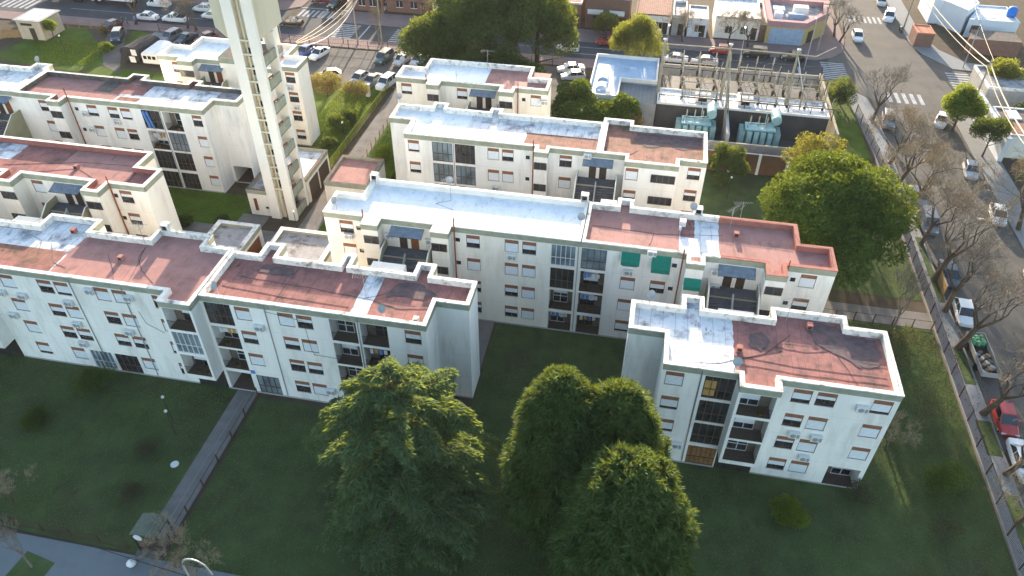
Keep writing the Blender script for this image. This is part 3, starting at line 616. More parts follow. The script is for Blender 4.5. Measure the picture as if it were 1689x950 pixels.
Db = apartment('apartment_block', 'nearest block at the right, roof half white and half red with a black stain',
    [(1.18,45.25),(4.08,45.25),(4.08,41.76),(9.75,41.76),(9.75,40.48),(12.75,40.48),(12.75,41.76),(21.45,41.76),(21.45,48.7),(18.5,48.7),(18.5,49.96),(12.6,49.96),(12.6,48.7),(7.1,48.7),(7.1,50.2),(5.35,50.2),(5.35,48.7),(1.18,48.7)],
    wins=[(4.36,41.76,ALL,1.4),(13.9,41.76,ALL,1.4),(15.66,41.76,ALL,1.42),(19.65,41.76,(0,1,2),1.4)],
    logs=[(7.33,9.66,41.76,rows('hggr')),(9.98,12.54,40.48,rows('ooo')),(18.58,21.1,41.76,((3,'o'),))], bays=[(9.75,12.75,40.48)],
    roof='roof_red', patches=[(1.5,9.5,45.55,48.4,'roof_silver'),(4.4,9.5,42.1,45.56,'roof_silver'),(5.65,6.8,48.3,49.9,'roof_silver')], stains=[('roof_stain',[(15.3,48.2),(16.2,46.6),(18.2,45.4),(19.0,44.6),(20.4,45.0),(20.9,46.4),(20.7,48.1),(18.4,48.2),(17.8,49.2),(15.8,49.3)]),('roof_stain',[(10.6,45.6),(11.6,45.1),(12.4,46.3),(11.7,47.4),(10.9,47.0)])])
Eb = apartment('apartment_block', 'cream block at the left edge with a dull pink roof and red parapet',
    [(-80,56.6),(-64.2,56.6),(-64.2,54.85),(-62.2,54.85),(-62.2,56.6),(-54.2,56.6),(-54.2,54.85),(-52.35,54.85),(-52.35,56.6),(-48.35,56.6),(-48.35,60),(-51.2,60),(-51.2,63),(-80,63)],
    wm='wall_cream', wins=[(-61.48,56.6,ALL,1.3),(-51.42,56.6,ALL,1.35)], smalls=[(-52.2,56.6,ALL)], roof='roof_red', cop='slab_white', inner='coping_red',
    patches=[(-60,-51.6,57,62.6,'roof_red_clean'),(-79.6,-66,59.5,62.6,'roof_silver')])
F0 = apartment('apartment_block', 'block cut by the far left edge, silver roof, below the hut lawn',
    [(-100,73),(-75.52,73),(-75.52,79.6),(-76.1,79.6),(-76.1,80.9),(-78.3,80.9),(-78.3,79.6),(-100,79.6)], wm='wall_paint', roof='roof_silver', wins=[(-82,73,ALL,1.38)])
F1 = apartment('apartment_block', 'block left of the water tower, roof pink, black and silver',
    [(-75.5,72.95),(-70.3,72.95),(-70.3,71.6),(-68.6,71.6),(-68.6,72.95),(-50.8,72.95),(-50.8,75.7),(-47.75,75.7),(-47.75,79.1),(-54.5,79.1),(-54.5,80.2),(-56,80.2),(-56,79.1),(-62,79.1),(-62,80.4),(-64.2,80.4),(-64.2,79.1),(-75.5,79.1)],
    wins=[(-72.7,72.95,ALL,1.3),(-66.19,72.95,ALL,1.32),(-63.4,72.95,ALL,1.3),(-61.72,72.95,ALL,1.3),(-52.35,72.95,ALL,1.2)],
    logs=[(-58.95,-56.55,72.95,rows('gogg')),(-56.2,-53.9,72.95,rows('obgg')),(-50.5,-47.95,75.7,((3,'p'),))], smalls=[(-67.9,72.95,ALL)], roof='roof_red_clean', inner='roof_dark',
    patches=[(-67.1,-63.3,76,78.75,'roof_dark'),(-63.3,-60.0,73.3,78.75,'roof_silver'),(-64.8,-60.4,76,78.7,'roof_red'),(-63,-60.2,73.3,75.3,'roof_red_moss'),(-60,-51.2,73.3,78.75,'roof_silver'),(-51.3,-48.1,76.05,78.75,'roof_grey')])
Gb = apartment('apartment_block', 'cream block with a white roof directly behind the water tower',
    [(-64.45,86.4),(-61,86.4),(-61,85.3),(-58.9,85.3),(-58.9,86.4),(-54.8,86.4),(-49.1,86.4),(-49.1,85.3),(-47.3,85.3),(-47.3,86.3),(-44.65,86.3),(-44.65,89.7),(-47.5,89.7),(-47.5,93.2),(-61.6,93.2),(-61.6,90.05),(-64.45,90.05)],
    wm='wall_cream', wins=[(-62.6,86.4,ALL,1.38),(-46.45,86.3,ALL,1.3)], roof='roof_white', cop='slab_white', patches=[(-48.6,-47.9,88,92.8,'roof_red_clean')])
Hb = apartment('apartment_block', 'small cream block in front of the huge dark tree, roof white with a red end',
    [(-31.27,86.2),(-26.9,86.2),(-26.9,84.9),(-25.3,84.9),(-25.3,86.2),(-17.6,86.2),(-17.6,84.75),(-15.8,84.75),(-15.8,86.1),(-11.7,86.1),(-11.7,89.4),(-14.4,89.4),(-14.4,92.5),(-28.3,92.5),(-28.3,89.65),(-31.27,89.65)],
    wm='wall_cream', wins=[(-30.6,86.2,ALL,1.35),(-23.3,86.2,ALL,1.35),(-13.8,86.1,ALL,1.3)], smalls=[(-14.9,86.1,ALL)], roof='roof_white', patches=[(-20.0,-12.05,86.5,92.15,'roof_red_clean')])
stairs(B1, -23.2, -18.0, 56); stairs(B2, 7.7, 12.7, 56); stairs(Cb, -6.4, -1.5, 72.35); stairs(Eb, -59.6, -54.6, 56.6); stairs(Gb, -58.6, -54.6, 86.4); stairs(Hb, -21.9, -17.7, 86.2)
stairs(F1, -80.2, -75.3, 72.95) if False else stairs(F0, -80.2, -75.7, 73)
# projecting kitchen towers: long windows under the band
for rt, x0, x1, y, sd_ in ((B1,-24.65,-23.25,54.75,1),(B1,-17.95,-16.5,54.8,0),(B2,12.75,14.2,54.35,-1),(Eb,-63.9,-62.3,54.85,1),(Eb,-54.1,-52.5,54.85,0),(Cb,-10.85,-9.5,71.2,0),
                           (F1,-70.2,-68.7,71.6,0),(Gb,-60.9,-59.0,85.3,1),(Hb,-26.8,-25.4,84.9,1),(Hb,-17.5,-15.9,84.75,0)):
    for z in (9.35, 6.6): corner_window(rt, x0, x1, y, z, z+0.9, sd_)
b = MB(); b.face([(5.68,54.62,9.9),(7.18,54.62,9.9),(7.18,54.1,9.3),(5.68,54.1,9.3)],'awning_green'); b.face([(5.68,54.1,9.3),(7.18,54.1,9.3),(7.18,54.08,8.9),(5.68,54.08,8.9)],'awning_green'); b.face([(5.68,54.62,9.9),(5.68,54.1,9.3),(5.68,54.62,9.2)],'awning_green'); b.build('awning', B2)
for x in (-0.15, 2.65):
    b = MB(); y = 56
    b.face([(x,y-0.02,11.0),(x+1.7,y-0.02,11.0),(x+1.7,y-0.75,10.35 if x<0 else 9.9),(x,y-0.75,10.35 if x<0 else 9.9)],'awning_green')
    zz = 10.0 if x < 0 else 9.5; zt = 10.35 if x<0 else 9.9
    b.face([(x,y-0.75,zt),(x+1.7,y-0.75,zt),(x+1.7,y-0.78,zz),(x,y-0.78,zz)],'awning_green'); b.face([(x,y-0.02,11.0),(x,y-0.75,zt),(x,y-0.02,zt)],'awning_green'); b.face([(x+1.7,y-0.02,11.0),(x+1.7,y-0.02,zt),(x+1.7,y-0.75,zt)],'awning_green')
    b.build('awning', B2)
for rt, x0, x1, y1, z in ((A2,-22.4,-19.3,51.0,10.35),(Db,8.6,11.6,51.0,9.9),(A1,-58.9,-56.2,51.1,10.4),(A1,-53.9,-50.6,51.7,9.4),(B2,-2.9,-1.3,64.4,10.9)): block(rt, x0, x1, 48.55 if y1 < 60 else 62.62, y1, z)
# pipes, air conditioners, dishes, antennas, vents
for rt, x, y, zt_ in ((B1,-16.0,56,12.6),(B2,5.35,56,12.1),(Cb,-11.15,72.35,12.4),(Eb,-52.2,56.6,12.4),(F1,-68.3,72.95,12.8),(Hb,-27.2,86.2,12.3),(Hb,-15.4,86.1,12.2),(B2,14.5,56,12.2),(B1,-24.95,56,12.4)): stack_pipe(rt, x, y, zt_)
for x0, rt, y in ((-28.9,A2,42.3),(-20.78,A2,42.3),(-4.15,B1,56),(7.05,Db,41.76),(-47.0,A1,42.3),(-42.0,A1,42.3),(-20.25,Cb,72.35),(-56.4,F1,72.95)): 
    b = MB(); b.tube([(x0,y-0.06,0.3),(x0,y-0.06,11.3)],0.045,'metal_grey',5); b.build('downspout', rt)
for rt, y, L_ in ((A1,42.3,[(-55.1,8.35),(-55.15,5.6),(-48.4,8.25),(-48.6,5.6),(-49.0,3.05),(-45.6,10.1),(-42.0,9.9),(-43.4,5.55),(-53.0,8.3)]),
                  (A2,42.3,[(-30.2,8.5),(-24.85,1.6)]),
                  (B1,56,[(-27.2,8.75),(-10.9,8.6),(-22.9,9.4),(-18.9,9.3)]),
                  (B2,56,[(0.2,8.45),(2.1,11.0),(8.0,9.7),(8.2,8.0)]),
                  (Db,41.76,[(5.9,2.1),(14.6,5.55),(16.3,5.5),(18.6,9.5),(16.0,2.9)]),
                  (F1,72.95,[(-67.0,9.3),(-63.0,8.6),(-66.9,7.2)]), (Cb,72.35,[(-5.6,10.8),(-15.9,5.4)]), (Gb,86.3,[(-46.4,8.4),(-46.0,5.6)]), (Hb,86.1,[(-12.5,9.7)])):
    for x, z in L_: add_ac(rt, x, y, z)
for rt, x, y, z in ((A2,-33.2,42.9,11.2),(A2,-18.6,42.9,11.2),(Db,9.3,41.95,11.55),(Db,2.6,48.5,11.5),(B1,-28.2,57.3,11.0),(B1,-18.0,62.4,11.4),(B1,-4.3,58.5,11.5),(B2,6.0,62.4,11.4),(Hb,-31.1,89.2,11.5),(Cb,-28.4,79,11.5),(F0,-77,80,11.5)): add_dish(rt, x, y, z, rnd.uniform(-0.5,0.5))
for rt, x, y, a in ((B1,-17.6,61.0,0.6),(A2,-21.0,45.2,0.2),(B2,9.6,61.2,1.0),(Hb,-20.5,91.8,0.15),(Db,13.8,49.0,0.4),(A1,-43.2,48.2,0.2),(F0,-80,76,0.3),(Hb,-23.0,85.2,0.0),(B2,10.5,62.3,0.3)): add_antenna(rt, x, y, 11.0, a)
for rt, x, y, m in ((A2,-16.0,43.2,'coping_white'),(A1,-44.3,46.0,'roof_red_clean'),(Db,9.9,44.9,'coping_red'),(B2,10.2,60.4,'coping_red'),(B2,13.5,55.0,'coping_red'),(Eb,-57.8,59.2,'roof_red_clean'),(B1,-24.1,55.4,'slab_white'),(A1,-51.0,48.9,'coping_red'),(Db,15.6,48.6,'coping_red')): roof_vent(rt, x, y, m)
for rt, x, y in ((B1,-4.45,63.2),(B2,6.6,63.0),(B1,-26.0,62.8),(A1,-42.2,50.6)): parapet_box(rt, x, y)
b = MB(); b.box(4.9,5.5,60.9,61.5,11.0,11.6,'ac_white'); b.build('roof_machine', B2); b = MB(); b.lathe((5.0,60.4,11.02),[(0.14,0),(0.14,0.35),(0.0,0.4)],'ac_white',8); b.build('roof_machine', B2)
cables(A1, [[(-43.2,48.0),(-43.0,46.5),(-41.6,44.9),(-39.7,43.5)],[(-43.2,48.0),(-42.4,45.2),(-41.9,43.2)],[(-46,46.5),(-44.6,45.0),(-43.3,43.2)],[(-56,48.2),(-53.2,47.2),(-52.2,45.2)],[(-74,48.9,11.65),(-55,49,11.65),(-54.3,50.5,11.65),(-49.1,50.5,11.65),(-48.9,48.9,11.65),(-43.1,49,11.65),(-42.9,50.3,11.65),(-37.7,50.3,11.65),(-37.5,48.7,11.65),(-35,48.6,11.65)],[(-52,47),(-50,44.4),(-48.5,44)]])
cables(A2, [[(-33.2,45.9),(-27,45.6),(-21,45.1)],[(-33.8,44.4),(-28,44.0),(-22,43.8)],[(-21,45.2),(-18,44.4),(-15.3,44.9)],[(-34,48.3,11.65),(-24.5,48.3,11.65),(-17,48.3,11.65)],[(-21.0,45.2),(-19.0,46.4),(-15.6,46.9)],[(-28.5,43.1),(-28.2,47.8)]])
cables(Db, [[(12.8,45.8),(15,45.6),(17.8,46.4),(20.6,47.4)],[(9.5,44.2),(14,43.9),(20.8,43.9)],[(9.5,43.4),(14,43.1),(20.8,43.2)],[(17.2,46.2),(18.0,44.4),(18.6,42.4)],[(1.4,48.5,11.65),(12,48.5,11.65),(13,49.7,11.65),(18.2,49.7,11.65),(18.8,48.4,11.65),(21.2,48.3,11.65),(21.2,42.2,11.65)],[(5.5,50.0,11.65),(6.9,50.0,11.65),(7.0,48.5,11.65)],[(9.2,43.6),(11.8,44.8),(14.0,47.4)],[(5.3,42.6),(8.4,43.2),(13.2,45.4)]])
cables(B1, [[(-28.4,57.2),(-26,57.0),(-24.5,56.4)],[(-26,62.4,11.65),(-20,62.4,11.65),(-12,62.5,11.65),(-5,62.4,11.65)],[(-22,56.2,11.65),(-16,56.1,11.65),(-9,56.2,11.65)],[(-17.6,61),(-19,60.2),(-16.9,59.4)]])
cables(B2, [[(-3.2,59.5),(3,59.3),(9,60.2)],[(-3,62.4,11.65),(6,62.3,11.65),(15,62.3,11.65),(15.9,59.3,11.65),(18.4,59.1,11.65),(18.4,56.3,11.65)],[(-3.7,56.2,11.65),(5,56.2,11.65),(12,56.2,11.65)],[(2.2,57.0),(2.6,59.2)]])
cables(Eb, [[(-62,57.6),(-57.8,59.2),(-54,57.3)],[(-66,58.4),(-58.2,60.4),(-52,60.8)]])
cables(F1, [[(-75.2,79,11.65),(-66,78.9,11.65),(-58,79,11.65)]])
# facade cables
def wall_cable(root, pts, y):
    b = MB(); b.tube([(x, y-0.05, z) for x, z in pts], 0.018, 'cable_black', 4); b.build('wall_cable', root)
wall_cable(A2, [(-28.9,11.3),(-28.9,10.7),(-25.6,10.2),(-25.4,6.8),(-25.2,6.2)], 42.3)
wall_cable(A2, [(-25.3,6.3),(-22.5,6.2),(-18.0,5.8)], 42.3)
wall_cable(Db, [(7.0,11.3),(7.0,6),(7.1,0.4)], 41.76); wall_cable(A1, [(-41.2,8.6),(-40.9,7.2),(-39.4,6.3)], 42.3)
# G: raised central stair block and roof box
b = MB(); b.box(-55.3,-48.75,86.0,91.3,0,12.15,'wall_cream',top='roof_dark'); b.box(-55.35,-48.7,85.95,86.0,11.4,12.2,'band_olive'); b.box(-55.35,-55.3,86.0,91.3,11.4,12.2,'band_olive'); b.box(-48.75,-48.7,86,91.3,11.4,12.2,'band_olive')
b.build('stair_block', Gb)
b = MB(); b.box(-51.6,-49.8,91.6,93.0,11.0,14.4,'wall_cream',top='slab_white'); b.build('roof_room', Gb)
# blue rolled awning on F
b = MB(); b.tube([(-58.6,72.8,10.7),(-58.2,72.8,8.6)],0.16,'cloth_blue',8); b.tube([(-58.2,72.85,10.7),(-57.8,72.85,8.6)],0.12,'cloth_blue',8); b.build('blue_awning', F1)
b = MB(); b.box(-32.0,-31.6,42.22,42.295,2.62,3.0,'cloth_blue'); b.build('number_plate', A2)
# ---------------------------------------------------------------- water tower and service buildings
T = thing('water_tower', (-41, 71, 0), 'tall cream water tower on twin white fins with a beige many sided tank', 'water tower')
for x0, x1 in ((-42.65,-41.45),(-40.45,-39.4)):
    b = MB(); b.box(x0,x1,69.0,69.45,0,40,'tower_white'); b.build('fin', T)
    b = MB(); b.box(x0,x1,72.3,72.75,0,22.1,'tower_white'); b.build('fin', T)
b = MB(); b.box(-42.4,-42.2,69.45,72.3,0,22.1,'tower_white'); b.build('side_wall', T)
b = MB(); b.box(-41.45,-40.45,69.5,69.8,0.0,22.1,'tower_beige')
for k in range(9): b.box(-41.2,-40.7,69.46,69.52,4.4+k*2.0,5.4+k*2.0,'dark_room')
b.build('service_shaft', T)
b = MB(); b.tube([(-40.9,69.2,0.5),(-40.9,69.2,33)],0.09,'tower_beige',6); b.tube([(-41.2,69.25,4.0),(-41.2,69.25,33)],0.05,'cloth_tan',5)
for k in range(13): b.box(-41.45,-40.45,69.05,69.25,4.2+k*1.5,4.4+k*1.5,'tower_beige')
b.tube([(-40.6,69.2,0.4),(-40.6,69.2,4.2)],0.06,'rust_pipe',5); b.build('ladder', T)
for k in range(8):
    z = 1.2+k*2.75; b = MB()
    b.box(-39.62,-39.42,69.45,72.3,z-1.0,z,'band_olive'); b.box(-40.95,-39.42,69.45,72.3,z-1.1,z-1.0,'stair_grey'); b.build('landing', T)
for k in range(8):
    z = 0.3+k*2.75; b = MB(); b.tube([(-39.9,70.4,z),(-39.9,70.4,z+0.9),(-39.8,71.2,z+0.9),(-39.8,71.2,z+0.2)],0.10,'rust_pipe',6); b.lathe((-39.75,70.8,z+0.9),[(0.0,0),(0.2,0.02),(0.2,0.06),(0,0.08)],'rust_pipe',8); b.build('valve_pipe', T)
b = MB(); b.box(-41.15,-40.95,69.8,72.3,0,22.1,'tower_white'); b.build('inner_wall', T)
oct_ = [(-42.95,69.47),(-39.6,69.47),(-39.45,74.9),(-41.2,77.4),(-44.2,77.4),(-45.8,75.2),(-45.8,72.1)]
b = MB(); b.prism(oct_, 22.2, 36, 'tower_beige'); b.build('tank', T)
def flat_block(name, label, x0, x1, y0, y1, h, wm, roofm, cop, cat='shed', pth=0.3, doors=()):
    r_ = thing(name, ((x0+x1)/2,(y0+y1)/2,0), label, cat)
    b = MB(); b.box(x0,x1,y0,y1,0,h-0.55,wm,skip='b'); b.build('wall', r_)
    b = MB(); e = 0.04
    for a in ((x0-e,x1+e,y0-e,y0+pth),(x0-e,x1+e,y1-pth,y1+e),(x0-e,x0+pth,y0+pth,y1-pth),(x1-pth,x1+e,y0+pth,y1-pth)): b.box(*a,h-0.55,h,'band_olive',top=cop)
    b.build('parapet', r_)
    b = MB(); b.box(x0+pth+.002,x1-pth-.002,y0+pth+.002,y1-pth-.002,h-0.549,h-0.35,roofm); b.build('roof', r_)
    for d in doors:
        b = MB(); b.box(*d[:6], d[6]); b.build(d[7], r_)
    return r_
flat_block('service_building','beige service block wrapped round the foot of the water tower', -45.4,-42.7,69.35,73.6,3.6,'wall_cream','roof_grey','roof_dark', doors=((-44.7,-44.3,69.29,69.34,0.7,2.4,'door_wood','vent_panel'),(-43.3,-42.95,69.29,69.34,1.1,1.35,'dark_room','vent')))
u = flat_block('garage_building','long beige garage with brown gates beside the paved alley behind the water tower', -44.2,-39.3,73.0,80.0,3.6,'wall_cream','roof_silver','roof_dark', doors=((-39.26,-39.2,73.5,76.1,0,2.7,'door_dark','garage_gate'),(-39.26,-39.2,76.6,79.4,0,2.7,'door_dark','garage_gate')))
flat_block('garage_building','square service block with a clean pink roof across the alley from the water tower', -36.9,-31.4,72.75,79.2,3.6,'wall_cream','roof_red_clean','roof_dark')
flat_block('service_building','low white-rimmed block with a stained grey roof, left one of the pair', -45.7,-40.7,58.2,63.1,3.4,'wall_cream','roof_grey','coping_white', pth=0.55, doors=((-40.65,-40.6,59.2,62.2,0.1,2.5,'door_wood','garage_gate'),))
flat_block('service_building','low white-rimmed block with a stained grey roof, right one of the pair', -38.2,-31.3,57.2,63.2,3.4,'wall_cream','roof_grey','slab_white', pth=0.5)
hut = thing('brick_hut', (-107,114.5,0), 'square plastered hut with a pale flat roof on the bright lawn', 'hut')
b = MB(); b.box(-109.2,-104.5,112,117.2,0,3.3,'hut_plaster'); b.build('wall', hut)
b = MB(); b.box(-109.5,-104.2,111.7,117.5,3.3,3.48,'concrete'); b.box(-108.9,-104.8,112.3,116.9,3.48,3.5,'roof_silver'); b.build('roof', hut)
b = MB(); b.box(-107,-106,111.94,111.99,0,2.1,'door_dark'); b.build('door', hut)
b = MB(); b.box(-108.4,-106.2,111.94,111.99,2.5,2.9,'dark_room'); b.build('window', hut)
flat_block('cream_annex','small cream annex behind the silver roof with an olive rim', -63.6,-60.9,80.8,83.2,6.0,'wall_cream','slab_white','band_olive')
# ---------------------------------------------------------------- substation
mat('fence_dark', (0.05,0.045,0.04),0.8); mat('canopy_green', (0.12,0.14,0.11),0.7,var=0.15,vscale=2,seams=(0.25,0.03,(0.07,0.08,0.06))); mat('teal_paint', (0.09, 0.23, 0.23), 0.55, var=0.25, vscale=1.2); mat('teal_light', (0.27, 0.43, 0.44), 0.5, var=0.2, vscale=1.5); mat('porcelain', (0.45, 0.38, 0.30), 0.4, var=0.2, vscale=4)
mat('pale_beam', (0.30, 0.27, 0.20), 0.85, var=0.2, vscale=1.0); mat('corrugated_grey', (0.15, 0.17, 0.18), 0.6, var=0.2, vscale=0.6, seams=(0.6, 0.05, (0.10, 0.11, 0.13)))
def simple_building(name, label, pts, h, wm, rm, cat='house', group=None, par=0.0, cop='coping_white', pthk=0.2):
    cx = sum(p[0] for p in pts)/len(pts); cy = sum(p[1] for p in pts)/len(pts)
    r_ = thing(name, (cx,cy,0), label, cat, group)
    b = MB(); b.prism(pts, 0, h, wm, top=rm, bottom=False); b.build('wall', r_)
    if par:
        inn = inset2(pts, pthk); b = MB(); n = len(pts); out = inset2(pts, -0.03)
        for i in range(n):
            p, q, a, c = out[i], out[(i+1)%n], inn[i], inn[(i+1)%n]
            b.face([(p[0],p[1],h-0.1),(q[0],q[1],h-0.1),(q[0],q[1],h+par),(p[0],p[1],h+par)], cop); b.face([(p[0],p[1],h+par),(q[0],q[1],h+par),(c[0],c[1],h+par),(a[0],a[1],h+par)], cop)
            b.face([(c[0],c[1],h+0.01),(a[0],a[1],h+0.01),(a[0],a[1],h+par),(c[0],c[1],h+par)], cop)
        b.build('parapet', r_)
    return r_
def inset2(pts, d):
    n = len(pts); out = []
    for i in range(n):
        p, q, r_ = Vector(pts[i-1]), Vector(pts[i]), Vector(pts[(i+1)%n]); e1 = (q-p).normalized(); e2 = (r_-q).normalized()
        n1 = Vector((-e1.y,e1.x)); n2 = Vector((-e2.y,e2.x)); m = (n1+n2); m = m/max(0.2, m.dot(n1)); out.append((q.x+m.x*d, q.y+m.y*d))
    return out
def add_box_part(r_, name, m, *a, **k):
    b = MB(); b.box(*a, m, **k); return b.build(name, r_)
bb = simple_building('substation_hall', 'flat hall with a sky blue roof and white vents, left of the transformers', [(-8,101),(-3.6,101),(-3.6,107.1),(1.7,107.1),(1.7,115.3),(-8,115.3)], 4.0, 'concrete', 'roof_blue', 'building', par=0.5, cop='slab_white')
for k, y in enumerate((103.4, 106.3)):
    b = MB(); n = 8
    for j in range(n):
        a0, a1 = math.pi*j/n, math.pi*(j+1)/n; b.face([(-6.9+1.8*j/n*0,y,4)]*0 or [(-6.2-0.8*math.cos(a0),y,4.02+0.7*math.sin(a0)),(-6.2-0.8*math.cos(a1),y,4.02+0.7*math.sin(a1)),(-6.2-0.8*math.cos(a1),y+1.6,4.02+0.7*math.sin(a1)),(-6.2-0.8*math.cos(a0),y+1.6,4.02+0.7*math.sin(a0))],'slab_white')
    b.face([(-6.2-0.8*math.cos(math.pi*j/n),y,4.02+0.7*math.sin(math.pi*j/n)) for j in range(n+1)],'roof_blue'); b.build('roof_vent', bb)
add_box_part(bb,'roof_vent','slab_white',-5.4,-4.7,101.6,102.3,4,4.8)
simple_building('corrugated_shed','grey corrugated shed between the blue roofed hall and the transformers', [(-3.5,101),(1.9,101),(1.9,107),(-3.5,107)], 3.7, 'concrete', 'corrugated_grey', 'shed')
sw = simple_building('switch_house','long low switch house with a silver white roof behind the transformers', [(2.0,100.9),(25.5,100.9),(25.5,105.6),(2.0,105.6)], 4.0, 'yard_concrete', 'roof_silver', 'building', par=0.2, cop='slab_white')
for x in (7.3, 13.2): add_box_part(sw,'roof_housing','slab_white',x,x+2.1,102.3,105.2,4,4.75); add_box_part(sw,'vent_grille','dark_room',x+.4,x+1.6,102.24,102.295,4.15,4.6)
simple_building('cable_house','low grey corrugated building along the back wall of the substation', [(2.2,106.2),(25.4,106.2),(24.9,111.6),(2.2,111.8)], 3.4, 'concrete', 'corrugated_dark', 'building')
def wallrun(name, label, pts, h, t, m, top=None, cat='wall'):
    b = MB()
    for i in range(len(pts)-1):
        p, q = Vector(pts[i]), Vector(pts[i+1]); d = q-p; b.obox(((p.x+q.x)/2,(p.y+q.y)/2), math.atan2(d.y,d.x), d.length, t, 0, h+0.01*i, m, top)
    return tag(b.build(name), label, cat)
wallrun('perimeter_wall','grey wall closing the substation towards the main road',[(2,117.4),(26.3,117.6)],2.8,0.3,'concrete','pale_beam')
wallrun('perimeter_wall','tall pale wall on the street side of the substation',[(26.5,117.6),(26.5,98)],3.2,0.35,'pale_beam')
bw = wallrun('perimeter_wall','brown brick wall with white piers at the foot of the transformers',[(7.8,91.0),(26.7,91.0)],2.9,0.3,'brick_wall','concrete')
ORG[bw] = bw.location.copy()
for k in range(6):
    b = MB(); b.box(8.6+k*3.6,8.95+k*3.6,90.7,90.845,0,3.0,'slab_white'); b.build('pier', bw)
wallrun('retaining_wall','dark retaining wall topped by a rail below the teal transformers',[(2.3,93.3),(26.4,93.3)],3.0,0.3,'concrete','pale_beam')
def transformer(lx, label):
    r_ = thing('transformer', (0,0,0), label, 'transformer', 'teal power transformers')
    b = MB(); b.box(-1.9,1.9,-1.0,1.0,0.5,3.3,'teal_paint'); b.box(-2.0,2.0,-1.1,1.1,3.3,3.45,'teal_light'); b.build('tank', r_)
    for sx in (-1, 1):
        b = MB()
        for k in range(6): b.box(sx*2.35-0.03+0.0,sx*2.35+0.03,-1.2+k*0.42,-0.95+k*0.42,0.7,3.1,'teal_light'); b.box(sx*2.0-0.01,sx*2.7+0.01,-1.1+k*0.42,-1.06+k*0.42,0.7,3.1,'teal_light')
        b.build('radiator', r_)
    for k in range(4):
        b = MB(); x = -1.7+k*0.9; b.box(x,x+0.6,-1.55,-1.12,0.6,3.2,'teal_light'); b.build('cooling_panel', r_)
    b = MB(); b.lathe((1.9,-0.4,4.6),[(0,0),(0.62,0.02),(0.66,0.3),(0.66,2.4),(0.62,2.68),(0,2.7)],'teal_light',14,'y'); b.box(1.8,2.0,0.0,0.2,3.4,4.1,'teal_paint'); b.box(1.8,2.0,1.6,1.8,3.4,4.1,'teal_paint'); b.build('oil_conservator', r_)
    for k in range(3):
        b = MB(); x = -1.4+k*1.1; b.lathe((x,0.3,3.4),[(0.16,0),(0.16,0.2),(0.09,0.25),(0.13,0.4),(0.08,0.5),(0.12,0.65),(0.07,0.8),(0.11,0.95),(0.05,1.4),(0,1.42)],'porcelain',8); b.build('bushing', r_)
    b = MB(); b.tube([(-1.8,-0.6,3.4),(-1.8,-0.6,4.1),(0,-0.7,4.2),(1.5,-0.5,4.4)],0.09,'teal_paint',6); b.tube([(0.6,0.6,3.4),(0.6,0.6,5.4)],0.07,'teal_light',6); b.build('pipework', r_)
    b = MB(); b.box(-2.2,2.2,-1.3,1.3,0.05,0.5,'concrete'); b.build('footing', r_)
    return r_
t1 = transformer(0, 'teal power transformer between the ladder gantry and the yellow tree'); t1.location = (16.2,97.6,0.05)
t1c = copy_tree(t1, (7.6,97.8,0.05), label='teal power transformer half hidden by the rusty red roof')
b_ = MB(); b_.box(11.6,12.0,94.2,100.8,0.05,3.6,'concrete'); tag(b_.build('blast_wall'),'short grey blast wall standing between the two teal transformers','wall')
# insulator frames
def ins_frame():
    r_ = thing('insulator_frame', (0,0,0), '', 'insulator frame', 'insulator frames over the switch house')
    b = MB()
    for x in (0, 2.4, 4.8): b.tube([(x,0,3.3),(x,0,5.4)],[0.13,0.08],'pale_beam',6)
    b.box(-0.2,5.0,-0.06,0.06,4.6,4.72,'pale_beam'); b.box(-0.2,5.0,-1.0,-0.9,4.3,4.42,'pale_beam'); b.box(-0.2,5.0,0.9,1.0,4.3,4.42,'fence_dark')
    for x in (0,2.4,4.8): b.box(x-.05,x+.05,-1.0,1.0,4.2,4.3,'fence_dark'); b.box(x-.16,x+.16,-.16,.16,2.6,3.6,'fence_dark'); b.tube([(x+.9,-.6,4.4),(x+1.1,-.6,5.5)],0.06,'porcelain',5)
    b.build('frame', r_)
    for x in (0, 2.4, 4.8):
        b = MB(); b.lathe((x,0,5.4),[(0.13,0),(0.08,0.15),(0.14,0.3),(0.08,0.45),(0.14,0.6),(0.08,0.75),(0.12,0.9),(0.04,1.2),(0,1.21)],'porcelain',8); b.build('insulator', r_)
    return r_
f0 = ins_frame(); f0.location = (5.4,103.2,0.6); f0['label'] = 'insulator frame on the switch house roof, left of the ladder gantry'
for (x, y, l) in ((13.6,103.2,'insulator frame on the switch house roof, right of the ladder gantry'),(5.2,107.6,'insulator frame over the grey corrugated roof, left of the ladder gantry'),(13.6,107.6,'insulator frame over the grey corrugated roof, right of the ladder gantry'),(5.2,112.6,'insulator frame beside the back wall, nearer the blue roofed hall'),(13.6,112.6,'insulator frame beside the back wall, nearer the street corner')):
    copy_tree(f0, (x,y,0.6), label=l)
for (x, y, l) in ((20.0,103.2,'insulator frame on the switch house roof, nearest the street end'),(20.0,108.4,'insulator frame over the corrugated roof, nearest the street end')): copy_tree(f0, (x,y,0.6), label=l)
for (x0,y0,x1,y1,z,l) in ((2.2,109.6,26,109.6,5.6,'dark busbar rail across the middle of the substation'),(2.2,114.8,26,115,5.2,'dark busbar rail nearest the back wall of the substation'),(2.2,101.6,26,101.6,5.0,'dark thin rail along the front edge of the silver switch house')):
    b = MB(); b.tube([(x0,y0,z),(x1,y1,z)],0.07,'fence_dark',5)
    for k in range(9): xx = x0+(x1-x0)*k/8; b.tube([(xx,y0,3.3 if y0 < 112 else 0),(xx,y0,z)],0.06,'fence_dark',5)
    tag(b.build('busbar_rail'), l, 'rail')
gt = thing('gantry', (11,103,0), 'pale overhead gantry of three posts and one long beam across the substation', 'gantry')
